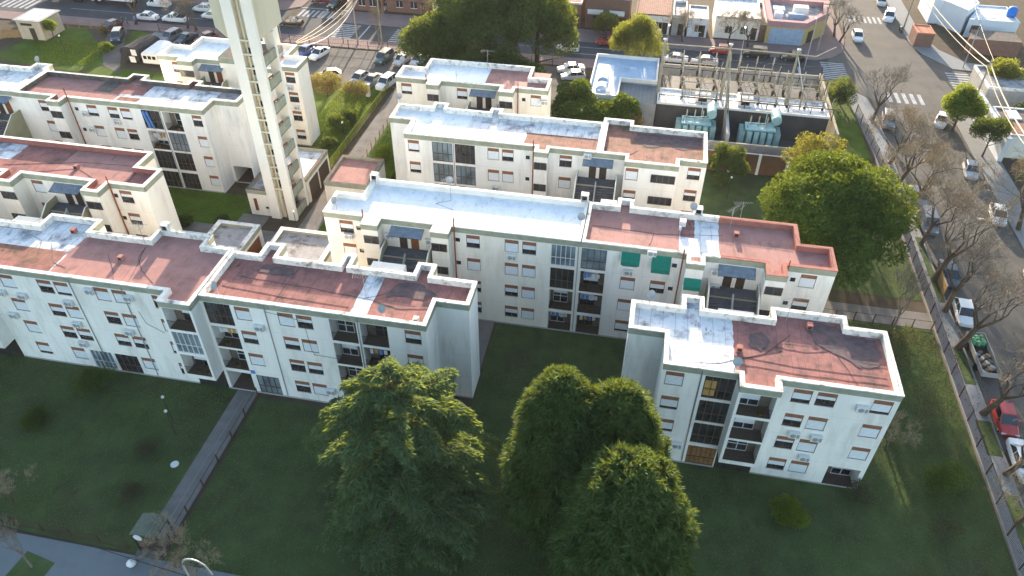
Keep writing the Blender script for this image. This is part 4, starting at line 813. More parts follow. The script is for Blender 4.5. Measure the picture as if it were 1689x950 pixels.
for x in (2.0, 10.9, 19.9):
    b = MB(); b.tube([(x,104.2,0),(x,104.2,11.9)],[0.26,0.16],'pale_beam',8); b.lathe((x,104.2,11.9),[(0.28,0),(0.3,0.12),(0,0.25)],'coping_white',8); b.build('post', gt)
b = MB(); b.tube([(2,104.2,11.3),(10.9,104.2,11.35),(19.9,104.2,11.25),(22.4,104.6,11.0),(25.4,108,11.2)],0.09,'pale_beam',6); b.build('beam', gt)
b = MB(); b.tube([(11.7,97.8,0),(11.1,103.9,11.0)],[0.2,0.12],'pale_beam',6); b.tube([(12.4,97.8,0),(11.4,103.9,8.0)],[0.1,0.08],'pale_beam',6)
for k in range(16):
    t = k/22; p = Vector((11.7,97.8,0)).lerp(Vector((11.1,103.9,11.0)), t); q = Vector((12.4,97.8,0)).lerp(Vector((11.4,103.9,8.0)), t); b.tube([p,q],0.04,'pale_beam',4)
b.build('ladder', gt)
b = MB(); b.tube([(10.95,104.2,11.2),(11.6,101.8,7.0)],0.05,'coping_white',5); b.tube([(19.95,104.2,11.1),(21.4,102.2,7.0)],0.05,'coping_white',5); b.tube([(21.4,102.2,7.0),(21.6,102.4,4.2)],0.12,'pale_beam',6); b.build('insulator_string', gt)
# ---------------------------------------------------------------- houses across the streets
mat('brick_red', (0.19,0.11,0.085),0.9,var=0.15,vscale=2); mat('roof_tile', (0.26,0.14,0.11),0.9,var=0.25,vscale=1.5,seams=(0.35,0.05,(0.12,0.06,0.05))); mat('house_white',(0.62,0.66,0.70),0.9,var=0.08,vscale=0.5,stain=(0.4,0.42,0.42),sscale=0.5,samt=0.4)
mat('house_yellow',(0.42,0.32,0.14),0.9,var=0.1,vscale=1); mat('pink_paint',(0.34,0.20,0.21),0.85,var=0.1,vscale=1); mat('metal_blue',(0.27,0.36,0.46),0.5,var=0.12,vscale=1.5,seams=(0.8,0.03,(0.18,0.24,0.32))); mat('orange_roof',(0.42,0.16,0.10),0.7,var=0.15,vscale=1.5); mat('tank_blue',(0.02,0.15,0.5),0.4)
mat('slate', (0.22,0.24,0.28),0.7,var=0.15,vscale=1)
def box_house(label, x0,x1,y0,y1,h,wm,rm,par=0.4,cop='coping_white',wins=2,door=True,name='house'):
    r_ = simple_building(name, label, [(x0,y0),(x1,y0),(x1,y1),(x0,y1)], h, wm, rm, 'house', par=par, cop=cop)
    W_ = x1-x0
    for k in range(wins):
        x = x0+W_*(k+0.7)/(wins+0.9); b = MB(); b.box(x,x+1.2,y0-0.05,y0-0.003,1.0,2.2,'glass_dark'); b.box(x-0.05,x+1.25,y0-0.08,y0-0.003,0.92,1.0,'slab_white'); b.box(x+0.57,x+0.63,y0-0.07,y0-0.05,1.0,2.2,'frame_white'); b.build('window', r_)
    if door: x = x1-1.3; add_box_part(r_,'door','door_dark',x,x+0.95,y0-0.05,y0-0.003,0.1,2.2)
    return r_
h = box_house('red brick house with white balcony rails across the main road',-12.2,-4.4,137,146,5.6,'brick_red','roof_grey',wins=3)
for x in (-11.8,-8.0): add_box_part(h,'balcony','slab_white',x,x+2.8,136.0,136.99,2.9,3.1); add_box_part(h,'balcony_rail','slab_white',x,x+2.8,135.9,136.0,3.1,3.8)
box_house('long house with a brown tiled roof behind the bamboo clump',-3.2,3.0,136.5,146,3.4,'wall_cream','roof_tile',par=0.15,cop='roof_tile')
box_house('narrow house with a pale grey roof next to the brown tiled one',3.4,5.8,136.5,144,3.3,'concrete','roof_grey',wins=0)
box_house('house with a bluish slate roof and white edge, right of the narrow grey one',6.2,9.6,136.5,143,3.2,'house_white','slate',par=0.2,wins=1)
box_house('wide house with a white and blue terrace roof beside the corner shop',10.9,18.6,137,147,3.6,'wall_cream','roof_silver',par=0.3)
sh = simple_building('corner_shop','corner shop with a blue metal front, yellow side wall and pink parapet', [(19.7,136),(26.1,136),(30.6,142),(31.2,148),(19.7,148)], 3.2, 'house_yellow', 'roof_grey', 'shop', par=0.9, cop='pink_paint', pthk=0.9)
add_box_part(sh,'shutter_front','metal_blue',20.3,26.0,135.93,135.995,0.1,2.9)
for (x0,x1,y0,y1,z1,m) in ((21,22.4,139,140.5,4.4,'house_white'),(23.4,26,139.6,140.6,4.2,'metal_blue'),(24.5,27,142,143.6,4.6,'slab_white'),(21,23,142,144,4.0,'metal_blue')): add_box_part(sh,'roof_clutter',m,x0,x1,y0,y1,3.2,z1)
b = MB(); b.face([(26.9,136.98,0.1),(28.0,138.45,0.1),(28.0,138.45,2.2),(26.9,136.98,2.2)],'door_dark'); b.build('door', sh)
box_house('dark garage house between the terrace roof and the corner shop',18.7,19.65,137,147,3.0,'brick_red','roof_tile',wins=0,door=False)
simple_building('house','house with a brown tiled roof at the top behind the corner shop',[(19.7,148.3),(31,148.3),(30.6,158),(19.7,158)],4.0,'wall_cream','roof_tile','house')
wh = simple_building('white_house','white house with a raised flat roof at the far right corner', [(50.4,152),(52,152),(53.3,150.2),(55,147.4),(58,152),(57,160),(50.4,160)], 4.1, 'house_white', 'roof_silver', 'house', par=0.25, cop='house_white')
w2 = simple_building('white_house','long low white house wing with a brown window facing the yard', [(55.2,146.2),(63.6,146.2),(63.6,154),(58.3,154),(58.0,151.8)], 3.1, 'house_white', 'roof_silver', 'house', par=0.2, cop='house_white')
add_box_part(w2,'window','frame_brown',56.0,57.6,146.13,146.195,0.9,2.2)
tk = thing('water_tank',(63.0,149.5,3.1),'blue round water tank on the white house roof','tank'); b = MB(); b.lathe((63.0,149.5,3.15),[(0,0),(0.75,0),(0.8,0.3),(0.8,1.3),(0.6,1.6),(0.2,1.7),(0,1.7)],'tank_blue',14); b.build('barrel', tk,smooth=True)
ki = simple_building('kiosk','small kiosk with a bright orange sheet roof on the far corner', [(45.4,139.6),(48.3,139.6),(48.3,143.6),(45.4,143.6)], 2.5, 'brick_red', 'orange_roof', 'kiosk', par=0.12, cop='orange_roof')
simple_building('brick_yard_wall','brown brick yard house below the white wing, beside the junction', [(53.5,138.5),(62,138.5),(62,143),(55,143)], 2.6, 'brick_red', 'roof_dark', 'house')
h2 = simple_building('house','white walled house on the right street with a red tiled part', [(48.4,100.5),(49.0,100.5),(49.0,116),(48.4,116)], 3.6, 'house_white', 'coping_white', 'house')
h3 = simple_building('house','dark roofed house behind the white street wall with red tiles', [(49.3,102),(56,102),(56,110.5),(49.3,110.5)], 3.3, 'wall_cream', 'roof_dark', 'house', par=0.2)
add_box_part(h3,'tile_patch','roof_tile',49.6,53.5,102.4,106,3.3,3.36); add_box_part(h3,'skylight','roof_silver',50.6,52.2,107,109.6,3.3,3.5); add_box_part(h3,'skylight','roof_silver',53.6,55.2,107.6,110,3.3,3.55)
simple_building('house','low grey house at the right edge with a pale blue water basin', [(51,118),(62,118),(62,126),(51,126)], 2.8, 'concrete', 'roof_grey', 'house', par=0.3)
# plausible houses north of the main road, added so their shade lies on it
for k,(x0,x1,y0,h_) in enumerate(((-57,-50.8,137,2.4),(-50.2,-42,137.5,3.0),(-41,-30,137,3.6),(-29,-20,137,3.4),(-19.5,-13,137,4.2))):
    box_house(['low brick house with a green roof at the crossing','brick house just right of the green roofed one','plain cream house behind the huge dark tree','grey roofed house behind the huge dark tree','house left of the red brick one'][k], x0,x1,y0,y0+9,h_,('brick_red','brick_red','wall_cream','wall_cream','brick_red')[k],('slate','roof_tile','roof_grey','slate','roof_tile')[k],par=0.2)
for k,(x0,x1,y0,h_) in enumerate(((-116,-98,140.5,7),(-97,-84,140.5,6.5),(-83,-71,140.5,7))):  # unseen row beyond the frame, added as shadow casters
    box_house(['tall row house behind the parked lorry','row house behind the white van','row house at the corner of the western side road'][k], x0,x1,y0,y0+10,h_,'wall_cream','roof_grey')
# ---------------------------------------------------------------- fences
def fence(label, pts, h, m, post_every=3.0, bar=0.14, base=None, name='fence', barw=0.012, rails=(0.08, 1.0)):
    p0 = pts[0]; r_ = thing(name, (p0[0],p0[1],0), label, 'fence'); panel = MB(); bs = MB(); posts = []
    for i in range(len(pts)-1):
        p, q = Vector((*pts[i],0)), Vector((*pts[i+1],0)); d = q-p; L_ = d.length; u_ = d/L_; ang = math.atan2(d.y,d.x)
        n = max(1, round(L_/post_every)); posts += [p+u_*L_*k/n for k in range(n+(1 if i == len(pts)-2 else 0))]
        for f in rails: c = (p+q)/2; panel.obox((c.x,c.y), ang, L_, 0.035, h*f-0.04, h*f, m)
        if bar:
            for k in range(int(L_/bar)): c = p+u_*(k+0.5)*bar; panel.obox((c.x,c.y), ang, barw*2, barw, 0.08*h, h*0.99, m)
        if base: c = (p+q)/2; bs.obox((c.x,c.y), ang, L_, 0.22, 0, base, 'kerb_stone')
    panel.build('railing', r_)
    if bs.f: bs.build('footing', r_)
    me = local_mesh(('post', m, h), lambda b: b.box(-0.045,0.045,-0.045,0.045,0,h+0.08,m), 'post')
    for q in posts[:100]: link_copy(me, 'post', r_, (q.x,q.y,0))
    return r_
mat('fence_green', (0.20,0.22,0.04),0.7); mat('fence_brown', (0.09,0.05,0.035),0.8,var=0.2,vscale=2); mat('fence_wood', (0.30,0.20,0.10),0.85,var=0.2,vscale=2)
fence('brown railing on a low kerb between the lawns and the street sidewalk', [(32.3,10),(32.3,98),(31.5,111)], 1.7, 'fence_brown', 2.9, 0.15, base=0.28)
fence('yellow green mesh fence on the left of the narrow paved alley', [(-39.85,80.2),(-39.5,106)], 1.3, 'fence_green', 2.2, 0.12)
fence('low wooden fence on the right of the narrow paved alley', [(-36.1,80.0),(-35.9,106)], 1.1, 'fence_wood', 1.7, 0.0, rails=(0.45, 0.95))
fence('brown fence along the front path between the two dark lawns', [(-31.7,26.5),(-31.7,41.8)], 1.1, 'fence_brown', 2.6, 0.0, rails=(0.08, 1.0))
fence('thin fence beside the car park and the pink sidewalk', [(-87,119.35),(-12,119.35)], 1.5, 'fence_brown', 3.6, 0.3, rails=(0.5, 1.0))
fence('yellow green fence closing the small garden by the pink roofed garage', [(-44.6,81),(-39.9,80.4)], 1.2, 'fence_green', 1.6, 0.12)
fence('brown fence along the paved path beyond the red roofed end', [(20.5,63.3),(31.9,63.3)], 1.2, 'fence_brown', 1.9, 0.0, rails=(0.1, 1.0))
fence('rusty fence strip at the south edge of the dark left lawn', [(-70,26.2),(-34.6,25.4)], 1.0, 'fence_brown', 2.5, 0.2)
fence('wooden board fence behind the hut lawn at the upper left', [(-125,108.5),(-109.4,112.4)], 1.5, 'fence_wood', 1.5, 0.22, barw=0.09)
fence('pale picket fence between the hut lawn and the main road', [(-104.3,117.9),(-96,119.3)], 1.2, 'fence_wood', 2.0, 0.3)
# ---------------------------------------------------------------- lamps, poles, wires
def lamp(h_=3.1):
    r_ = thing('garden_lamp',(0,0,0),'','lamp','garden lamps with white globes')
    b = MB(); b.tube([(0,0,0),(0,0,h_)],[0.05,0.035],'iron',6); b.build('post', r_)
    b = MB(); b.lathe((0,0,h_),[(0.02,0),(0.11,0.05),(0.145,0.15),(0.11,0.25),(0.0,0.3)],'ac_white',12); b.build('globe', r_, smooth=True); return r_
l0 = lamp(); l0.location = (-53.3,63.9,0); l0['label'] = 'garden lamp in the courtyard between the two left blocks'
for x,y,l in ((-37.9,37.6,'garden lamp on the dark left lawn, farther one of the close pair'),(12.0,84.0,'garden lamp beside the small round tree behind the rusty roof'),(-38.2,66.5,'garden lamp at the mouth of the alley beside the bright white roof'),(-40.3,88,'garden lamp inside the small bright garden'),(-97.5,107.5,'garden lamp in the middle of the bright hut lawn'),(-36.8,36.2,'garden lamp on the dark left lawn, nearer one of the close pair')): copy_tree(l0, (x,y,0), label=l)
def street_lamp():
    r_ = thing('street_lamp',(0,0,0),'','street lamp','street lamps with arched arms')
    b = MB(); pts = [(0,0,0),(0,0,7.0)]+[(1.1-1.1*math.cos(t),0,7.0+1.2*math.sin(t)) for t in (0.4,0.9,1.3,1.7)]; b.tube(pts,[0.09,0.06]+[0.045]*4,'metal_grey',7); b.build('post', r_)
    b = MB(); b.box(1.1,1.75,-0.13,0.13,8.08,8.2,'ac_white'); b.build('lamp_head', r_); return r_
s0 = street_lamp(); s0.location = (51.8,132,0); s0.rotation_euler = (0,0,R(180)); s0['label'] = 'street lamp in front of the white house at the junction'
for x,y,a,l in ((2.6,118.2,90,'street lamp at the left end of the substation back wall'),(-63.9,119.9,90,'street lamp behind the water tower on the pink sidewalk'),(14.3,119.6,90,'street lamp behind the middle of the substation back wall'),(34.6,72.5,0,'street lamp among the bare trees of the right street'),(25.6,126,90,'street lamp standing by the corner shop kerb')): copy_tree(s0, (x,y,0), rz=R(a), label=l)
fl = thing('street_lamp',(-23.5,20.5,0),'arched pale street lamp rising over the bottom edge','street lamp')
b = MB(); pts = [(-24.6,20.5,0),(-24.6,20.5,8.6)]; pts += [(-23.7-0.9*math.cos(t),20.5,9.3+1.1*math.sin(t)) for t in (0,0.4,0.8,1.2,1.57,2.0,2.5)]+[(-22.75,20.5,8.9)]; b.tube(pts,0.06,'metal_grey',8); b.build('post', fl)
def pole(h_=8.6, label=''):
    r_ = thing('utility_pole',(0,0,0),label,'pole','concrete poles carrying wires'); b = MB(); b.tube([(0,0,0),(0,0,h_)],[0.17,0.11],'pale_beam',8); b.build('shaft', r_)
    b = MB(); b.box(-0.9,0.9,-0.05,0.05,h_-0.5,h_-0.38,'iron'); b.build('crossarm', r_); return r_
p0 = pole(); p0.location = (48.3,114.5,0); p0['label'] = 'concrete pole beside the white street wall on the right'
for x,y,l in ((45.3,147.5,'concrete pole by the orange roofed kiosk'),(46.6,88,'concrete pole hidden among bare trees on the right street'),(-50.3,121.3,'pole on the pink sidewalk by the crossing where the wires end'),(-45.9,121.5,'thin pole on the pink sidewalk near the dark tree'),(28.6,134.2,'pole on the corner shop pavement')): copy_tree(p0, (x,y,0), label=l)
def wire(label, pts, r_, m='cable_black', sag=0.5):
    b = MB()
    for i in range(len(pts)-1):
        p, q = Vector(pts[i]), Vector(pts[i+1]); b.tube([tuple(p.lerp(q,t/8)-Vector((0,0,sag*4*(t/8)*(1-t/8)))) for t in range(9)], r_, m, 4, cap=False)
    return tag(b.build('overhead_wire'), label, 'wire')
mat('wire_pale',(0.42,0.36,0.26),0.7)
wire('thick pale cable bundle hanging along the right street poles',[(45.3,149,8.2),(48.3,114.5,8.1),(46.6,88,8.1)],0.10,'wire_pale',0.8)
wire('second pale cable running just below the thick bundle',[(45.6,149,7.4),(48.0,114.5,7.5),(46.5,88,7.5)],0.06,'wire_pale',1.0)
wire('single wire from the white house towards the concrete pole',[(56,154,6.5),(48.6,114.5,8.5)],0.03,'wire_pale',0.4)
wire('white coiled cable hanging over the sidewalk north of the kiosk',[(46.4,158,5.5),(45.8,147.5,7.6)],0.08,'ac_white',1.8)
for k,(dx,l) in enumerate(((0,'uppermost pale wire from the cream block roof to the crossing pole'),(0.35,'middle pale wire from the cream block roof to the crossing pole'),(0.7,'lowest pale wire from the cream block roof to the crossing pole'))):
    wire(l,[(-47.4+dx*0.3,92.6,12.2-0.1*k),(-50.3+dx,121.3,8.2-k*0.25)],0.045,'wire_pale',0.5+0.35*k)
wire('white slack cable drooping below the pale wires at the crossing',[(-47.2,92.4,11.8),(-49.0,121.3,8.4)],0.05,'ac_white',2.2)
wire('thin wire between the two poles on the pink sidewalk',[(-50.3,121.3,8.3),(-45.9,121.5,8.3),(-20,121.3,8.2)],0.025,'cable_black',0.4)
wire('wire crossing the bottom left pavement',[(-60,23.4,5.8),(-33,22.2,6.0),(-20,21,6)],0.025,'cable_black',0.2)
# entrance canopy and small things
ec = thing('entrance_canopy',(-32.7,26.1,0),'curved grey green canopy over the gate at the end of the front path','canopy')
b = MB(); n = 10
for k in range(n):
    a0 = -0.9+1.8*k/n; a1 = -0.9+1.8*(k+1)/n; f = lambda a: (1.75*math.sin(a)/math.sin(0.9), 2.35+0.7*(math.cos(a)-math.cos(0.9)))
    (x0,z0),(x1,z1) = f(a0), f(a1); b.face([(-32.7+x0*0.62,25.3,z0),(-32.7+x1*0.62,25.3,z1),(-32.7+x1*0.62,27.2,z1),(-32.7+x0*0.62,27.2,z0)],'canopy_green'); b.face([(-32.7+x1*0.62,25.3,z1-.06),(-32.7+x0*0.62,25.3,z0-.06),(-32.7+x0*0.62,27.2,z0-.06),(-32.7+x1*0.62,27.2,z1-.06)],'iron')
b.build('curved_roof', ec)
for x in (-33.7,-31.7):
    for y in (25.4,27.0):
        b = MB(); b.box(x-.06,x+.06,y,y+.12,0,2.3,'iron'); b.build('post', ec)
b = MB(); b.lathe((-33.1,25.26,2.2),[(0.0,0),(0.36,0.0),(0.36,0.04),(0,0.04)],'ac_white',16,'y'); b.build('round_sign', ec)
b = MB(); b.box(-33.6,-31.8,25.5,25.56,0.1,1.9,'iron'); b.build('gate', ec)
dd = thing('lid',(-35.3,33.3,0.02),'round white disc lying on the grass left of the front path','lid'); b = MB(); b.lathe((-35.3,33.3,0.03),[(0,0.05),(0.34,0.05),(0.36,0),(0.36,-0.01)],'ac_white',16); b.build('disc', dd)
bg_ = thing('rubbish_bag',(-33.6,24.2,0.12),'white rubbish bag on the pavement under the curved canopy','bag'); b = MB(); b.lathe((-33.6,24.2,0.12),[(0,0),(0.32,0.05),(0.38,0.25),(0.24,0.42),(0.05,0.5),(0.09,0.58),(0,0.58)],'ac_white',9); b.build('sack', bg_, smooth=True)
cv = thing('gate_pillar',(-41.9,102.6,0),'small cream pillar with a cap in the bright garden','pillar'); b = MB(); b.box(-42.25,-41.65,102.3,102.9,0,1.9,'wall_cream'); b.box(-42.32,-41.58,102.23,102.97,1.9,2.0,'slab_white'); b.build('shaft', cv)
# ---------------------------------------------------------------- vegetation
mat('bark', (0.10, 0.075, 0.055), 0.95, var=0.25, vscale=3); mat('bark_pale', (0.20, 0.165, 0.125), 0.95, var=0.2, vscale=3); mat('twig', (0.20, 0.165, 0.125), 0.9, isl=0.35)
mat('twig_gold', (0.30, 0.235, 0.15), 0.9, isl=0.35)
mat('needle_cedar', (0.090, 0.142, 0.066), 0.75, isl=0.5, transl=0.35, var=0.25, vscale=0.5)
mat('needle_pine', (0.052, 0.092, 0.030), 0.7, isl=0.6, transl=0.18, var=0.2, vscale=0.4)
mat('leaf_green', (0.048, 0.090, 0.018), 0.6, isl=0.45, transl=0.20, var=0.3, vscale=0.5)
mat('leaf_lime', (0.10, 0.15, 0.022), 0.6, isl=0.35, transl=0.40, var=0.25, vscale=0.6)
mat('leaf_dull', (0.055, 0.085, 0.030), 0.7, isl=0.35, transl=0.28, var=0.3, vscale=0.3)
mat('leaf_yellow', (0.13, 0.095, 0.035), 0.7, isl=0.4, transl=0.35, var=0.35, vscale=0.7)
mat('leaf_bamboo', (0.13, 0.13, 0.035), 0.7, isl=0.35, transl=0.40, var=0.3, vscale=0.5)
mat('leaf_grey', (0.055, 0.055, 0.04), 0.8, isl=0.4, transl=0.2); mat('leaf_brown', (0.17, 0.115, 0.06), 0.8, isl=0.4, transl=0.3, var=0.3, vscale=0.6)
mat('palm_leaf', (0.11, 0.13, 0.035), 0.6, isl=0.3, transl=0.35)
rng = np.random.default_rng(11)
def unit(v): return v/np.maximum(np.linalg.norm(v, axis=-1, keepdims=True), 1e-9)
def blades(name, parent, P, D, L_, W_, m, droop=0.0, diamond=True):
    """many small leaf faces: centre base P, direction D, length, width - ONE mesh"""
    n = len(P); L_ = np.broadcast_to(np.asarray(L_, float), (n,))[:,None]; W_ = np.broadcast_to(np.asarray(W_, float), (n,))[:,None]
    S = unit(np.cross(D, rng.normal(size=(n,3))))*W_/2
    mid = P+D*L_*0.5; tip = P+D*L_+np.array([0,0,-1.0])*droop*L_
    V = np.stack([P, mid-S, tip, mid+S], 1).reshape(-1,3) if diamond else np.stack([P-S, P+S, tip+S*0.6, tip-S*0.6], 1).reshape(-1,3)
    me = bpy.data.meshes.new(name); me.vertices.add(n*4); me.vertices.foreach_set('co', (V-np.array(ORG[parent])).astype(np.float32).ravel())
    me.loops.add(n*4); me.loops.foreach_set('vertex_index', np.arange(n*4, dtype=np.int32))
    me.polygons.add(n); me.polygons.foreach_set('loop_start', np.arange(0, n*4, 4, dtype=np.int32)); 
    me.materials.append(MATS[m]); me.update(calc_edges=True)
    o = bpy.data.objects.new(name, me); C.objects.link(o); o.parent = parent; ORG[o] = ORG[parent].copy(); return o
def trunk_mb(x, y, h_, r_, m='bark', lean=(0,0), limbs=5, lh=0.35, ll=2.5, seed=0):
    r2 = random.Random(seed); b = MB(); pts = [(x+lean[0]*t*h_+r2.uniform(-.06,.06)*h_*0.05, y+lean[1]*t*h_, t*h_) for t in (0,0.2,0.45,0.7,1.0)]
    b.tube(pts, [r_*1.3, r_, r_*0.8, r_*0.5, r_*0.15], m, 8)
    for k in range(limbs):
        t = lh+(0.9-lh)*k/max(1,limbs-1); a = r2.uniform(0,6.28); p = Vector((x+lean[0]*t*h_, y+lean[1]*t*h_, t*h_)); l = ll*(1.15-t)
        q = p+Vector((math.cos(a)*l, math.sin(a)*l, l*0.45)); b.tube([p, p.lerp(q,0.5)+Vector((0,0,0.15)), q], [r_*0.42, r_*0.28, r_*0.08], m, 6)
    return b
def clump_points(cs, rs, n, squash=0.8, shell=0.55):
    """points spread through lumps cs (k,3) with radii rs"""
    k = rng.choice(len(cs), n, p=np.array(rs)**2/np.sum(np.array(rs)**2)); d = unit(rng.normal(size=(n,3)))
    r_ = (shell+(1-shell)*rng.random(n)**0.6)*np.array(rs)[k]; q = d*r_[:,None]; q[:,2] *= squash
    return cs[k]+q, d
def broadleaf(name, label, x, y, h_, rx, ry, m, nclump=60, nleaf=30000, leaf=0.22, cr=1.3, base=0.25, trunk_r=0.25, cat='tree', group=None, top=0.75, seed=0, zc=None, mb='bark', lw=0.6):
    global rng
    rng = np.random.default_rng(100+seed); r_ = thing(name, (x,y,0), label, cat, group)
    trunk_mb(x, y, h_*0.8, trunk_r, mb, limbs=8, lh=base, ll=rx*0.8, seed=seed).build('trunk', r_)
    d = unit(rng.normal(size=(nclump,3))); d[:,2] = np.abs(d[:,2])*1.1-0.35; rr = 0.55+0.52*rng.random(nclump)
    zc_ = h_*(base+1)/2; hz = h_*(1-base)/2
    cs = np.stack([x+d[:,0]*(rx-cr*0.6)*rr, y+d[:,1]*(ry-cr*0.6)*rr, zc_+d[:,2]*(hz-cr*0.4)*rr], 1); rs = cr*(0.45+0.95*rng.random(nclump)**1.3)
    P, D = clump_points(cs, rs, nleaf); D = unit(D*0.6+rng.normal(size=D.shape)*0.7+np.array([0,0,0.25]))
    blades('crown', r_, P, D, leaf*(0.7+0.6*rng.random(nleaf)), leaf*lw, m); return r_
def cedar(label, x, y, h_, rad, n_wh=30, seed=1):
    global rng
    rng = np.random.default_rng(seed); r_ = thing('cedar_tree', (x,y,0), label, 'tree')
    b = MB(); b.tube([(x,y,0),(x+.1,y,h_*0.3),(x-.1,y,h_*0.6),(x,y,h_*0.985)],[0.5,0.38,0.22,0.03],'bark',10)
    PP, DD = [], []
    for i in range(n_wh):
        t = (i+0.5)/n_wh; z = 1.6+(h_-1.9)*t; L0 = rad*(1-t**2.4)**0.8*(0.80+0.20*min(1,t*3.2))+0.3
        for k in range(5 if t < .8 else 4):
            a = rng.uniform(0,2*math.pi); L1 = L0*rng.uniform(0.68,1.12); n = 8; rise = rng.uniform(0.05,0.30)+0.35*t
            pts = [Vector((x,y,z))]
            for j in range(1,n+1):
                s_ = j/n; aa = a+0.15*math.sin(3*s_+i); pts.append(Vector((x+math.cos(aa)*L1*s_, y+math.sin(aa)*L1*s_, z+L1*(rise*s_-0.38*s_**2.2))))
            b.tube(pts,[0.10*(1-t*0.6)*(1-j/(n+1)) for j in range(n+1)],'bark',4,cap=False)
            m = max(8,int(L1*6.5))
            for q in range(m):
                s_ = 0.16+0.84*(q+rng.random())/m; j = min(n-1,int(s_*n)); p = pts[j].lerp(pts[j+1], s_*n-j); dr = (pts[j+1]-pts[j]).normalized(); side = Vector((-dr.y,dr.x,0)).normalized()*(1 if q%2 else -1)
                sl_ = (0.35+1.25*math.sin(math.pi*min(1,s_*0.9+0.1)))*L1/rad*1.05; br = (dr*0.75+side*(0.9 if s_<0.95 else 0.3)+Vector((0,0,rng.uniform(-.30,.06)))).normalized()
                c = 34; ts = rng.random(c)**0.8; base = np.array(p)[None]+np.array(br)[None]*(ts*sl_)[:,None]+rng.normal(size=(c,3))*np.array([0.05,0.05,0.035])-np.array([0,0,1.0])*(ts**2*sl_*0.22)[:,None]
                sd2 = np.array(br.cross(Vector((0,0,1))))[None]*rng.choice([-1,1],c)[:,None]
                dd = unit(np.array(br)[None]*0.75+sd2*0.75+rng.normal(size=(c,3))*0.28-np.array([0,0,0.18])); PP.append(base); DD.append(dd)
    b.build('trunk', r_); P = np.concatenate(PP); D = np.concatenate(DD); n = len(P)
    blades('crown', r_, P, D, 0.30+0.30*rng.random(n), 0.085, 'needle_cedar', droop=0.15); return r_
def bunya(label, x, y, h_, rad, seed=1, nros=1100, zbase=1.6, tip=0.5):
    """dome shaped pine: rosettes of narrow sprays over an egg shaped crown with an inner filling layer"""
    global rng
    rng = np.random.default_rng(seed); r_ = thing('dome_pine', (x,y,0), label, 'tree', None)
    b = MB(); b.tube([(x,y,0),(x,y,h_*0.5),(x,y,h_*0.9)],[0.55,0.4,0.12],'bark',10)
    def surf(N1, k=1.0):
        t = 1-rng.random(N1)**0.9*0.999; a = rng.uniform(0,2*math.pi,N1)
        prof = np.sqrt(np.clip(1-t**2.7,0,1))*(0.80+0.20*np.clip(t*3,0,1)); wob = 1+0.05*np.sin(3*a+seed)+0.05*np.sin(7*a+11*t)+0.05*np.sin(4*a-17*t+seed)+0.05*rng.normal(size=N1)
        rr = rad*prof*wob*k; z = zbase+(h_-zbase)*t*(1 if k == 1.0 else 0.95)
        return t, a, np.stack([x+np.cos(a)*rr, y+np.sin(a)*rr, z],1)
    t, a, ctr = surf(nros); top = ctr.copy()
    nrm = unit(np.stack([np.cos(a)*(1-t**3*0.9), np.sin(a)*(1-t**3*0.9), 0.25+1.6*t**3],1))
    for k in range(0,nros,10):
        z0 = ctr[k,2]-0.3; e_ = ctr[k]-nrm[k]*0.8; b.tube([(x,y,max(1.5,z0-1)),tuple(e_)],[0.07,0.02],'bark',4,cap=False)
    b.build('trunk', r_)
    c = 34; n = nros*c; C1 = np.repeat(ctr,c,0); Nn = np.repeat(nrm,c,0); d = unit(Nn*0.75+rng.normal(size=(n,3))*0.72+np.array([0,0,-0.08]))
    P = C1-Nn*(rng.random(n)**2*0.35)[:,None]+rng.normal(size=(n,3))*0.05
    t2, a2, c2 = surf(14000, 0.80); d2 = unit(np.stack([np.cos(a2),np.sin(a2),0.4+0*a2],1)+rng.normal(size=(14000,3))*0.9)
    L2 = np.concatenate([tip*(0.8+0.8*rng.random(n)), 0.5+0.3*rng.random(14000)]); W2 = np.concatenate([np.full(n,0.085), np.full(14000,0.14)])
    blades('crown', r_, np.concatenate([P,c2]), np.concatenate([d,d2]), L2, W2, 'needle_pine', droop=0.22); return r_
SEG = []
def bare(b, p, d, L_, r_, depth, r2, mats, spread=0.55, segs=3, up=0.12, minr=0.008, kids=(2,4)):
    pts = [p]; rad = [r_]; cur = p.copy(); dd = d.copy()
    for s_ in range(segs):
        dd = (dd+Vector((r2.gauss(0,.13), r2.gauss(0,.13), r2.gauss(0,.08)+up*0.4))).normalized(); cur = cur+dd*(L_/segs); pts.append(cur.copy()); rad.append(max(minr, r_*(1-0.42*(s_+1)/segs)))
    b.tube(pts, rad, mats[0] if depth > 2 else mats[1], 6 if depth > 3 else (4 if depth > 2 else 3), cap=False)
    if depth <= 0: return
    nk = r2.randint(*kids)+(1 if depth <= 2 else 0)
    for k in range(nk):
        t = 1.0 if k < 2 else r2.uniform(0.35,0.95); q = pts[min(segs,int(t*segs))]
        a = r2.uniform(0,6.28); ax = dd.orthogonal().normalized(); ax.rotate(Matrix.Rotation(a,3,dd)); nd = (dd*(1-spread*0.35)+ax*spread*r2.uniform(0.7,1.3)).normalized()
        nd = (nd+Vector((0,0,up))).normalized(); bare(b, q, nd, L_*r2.uniform(0.62,0.84), rad[-1]*r2.uniform(0.6,0.85), depth-1, r2, mats, spread, segs, up, minr, kids)
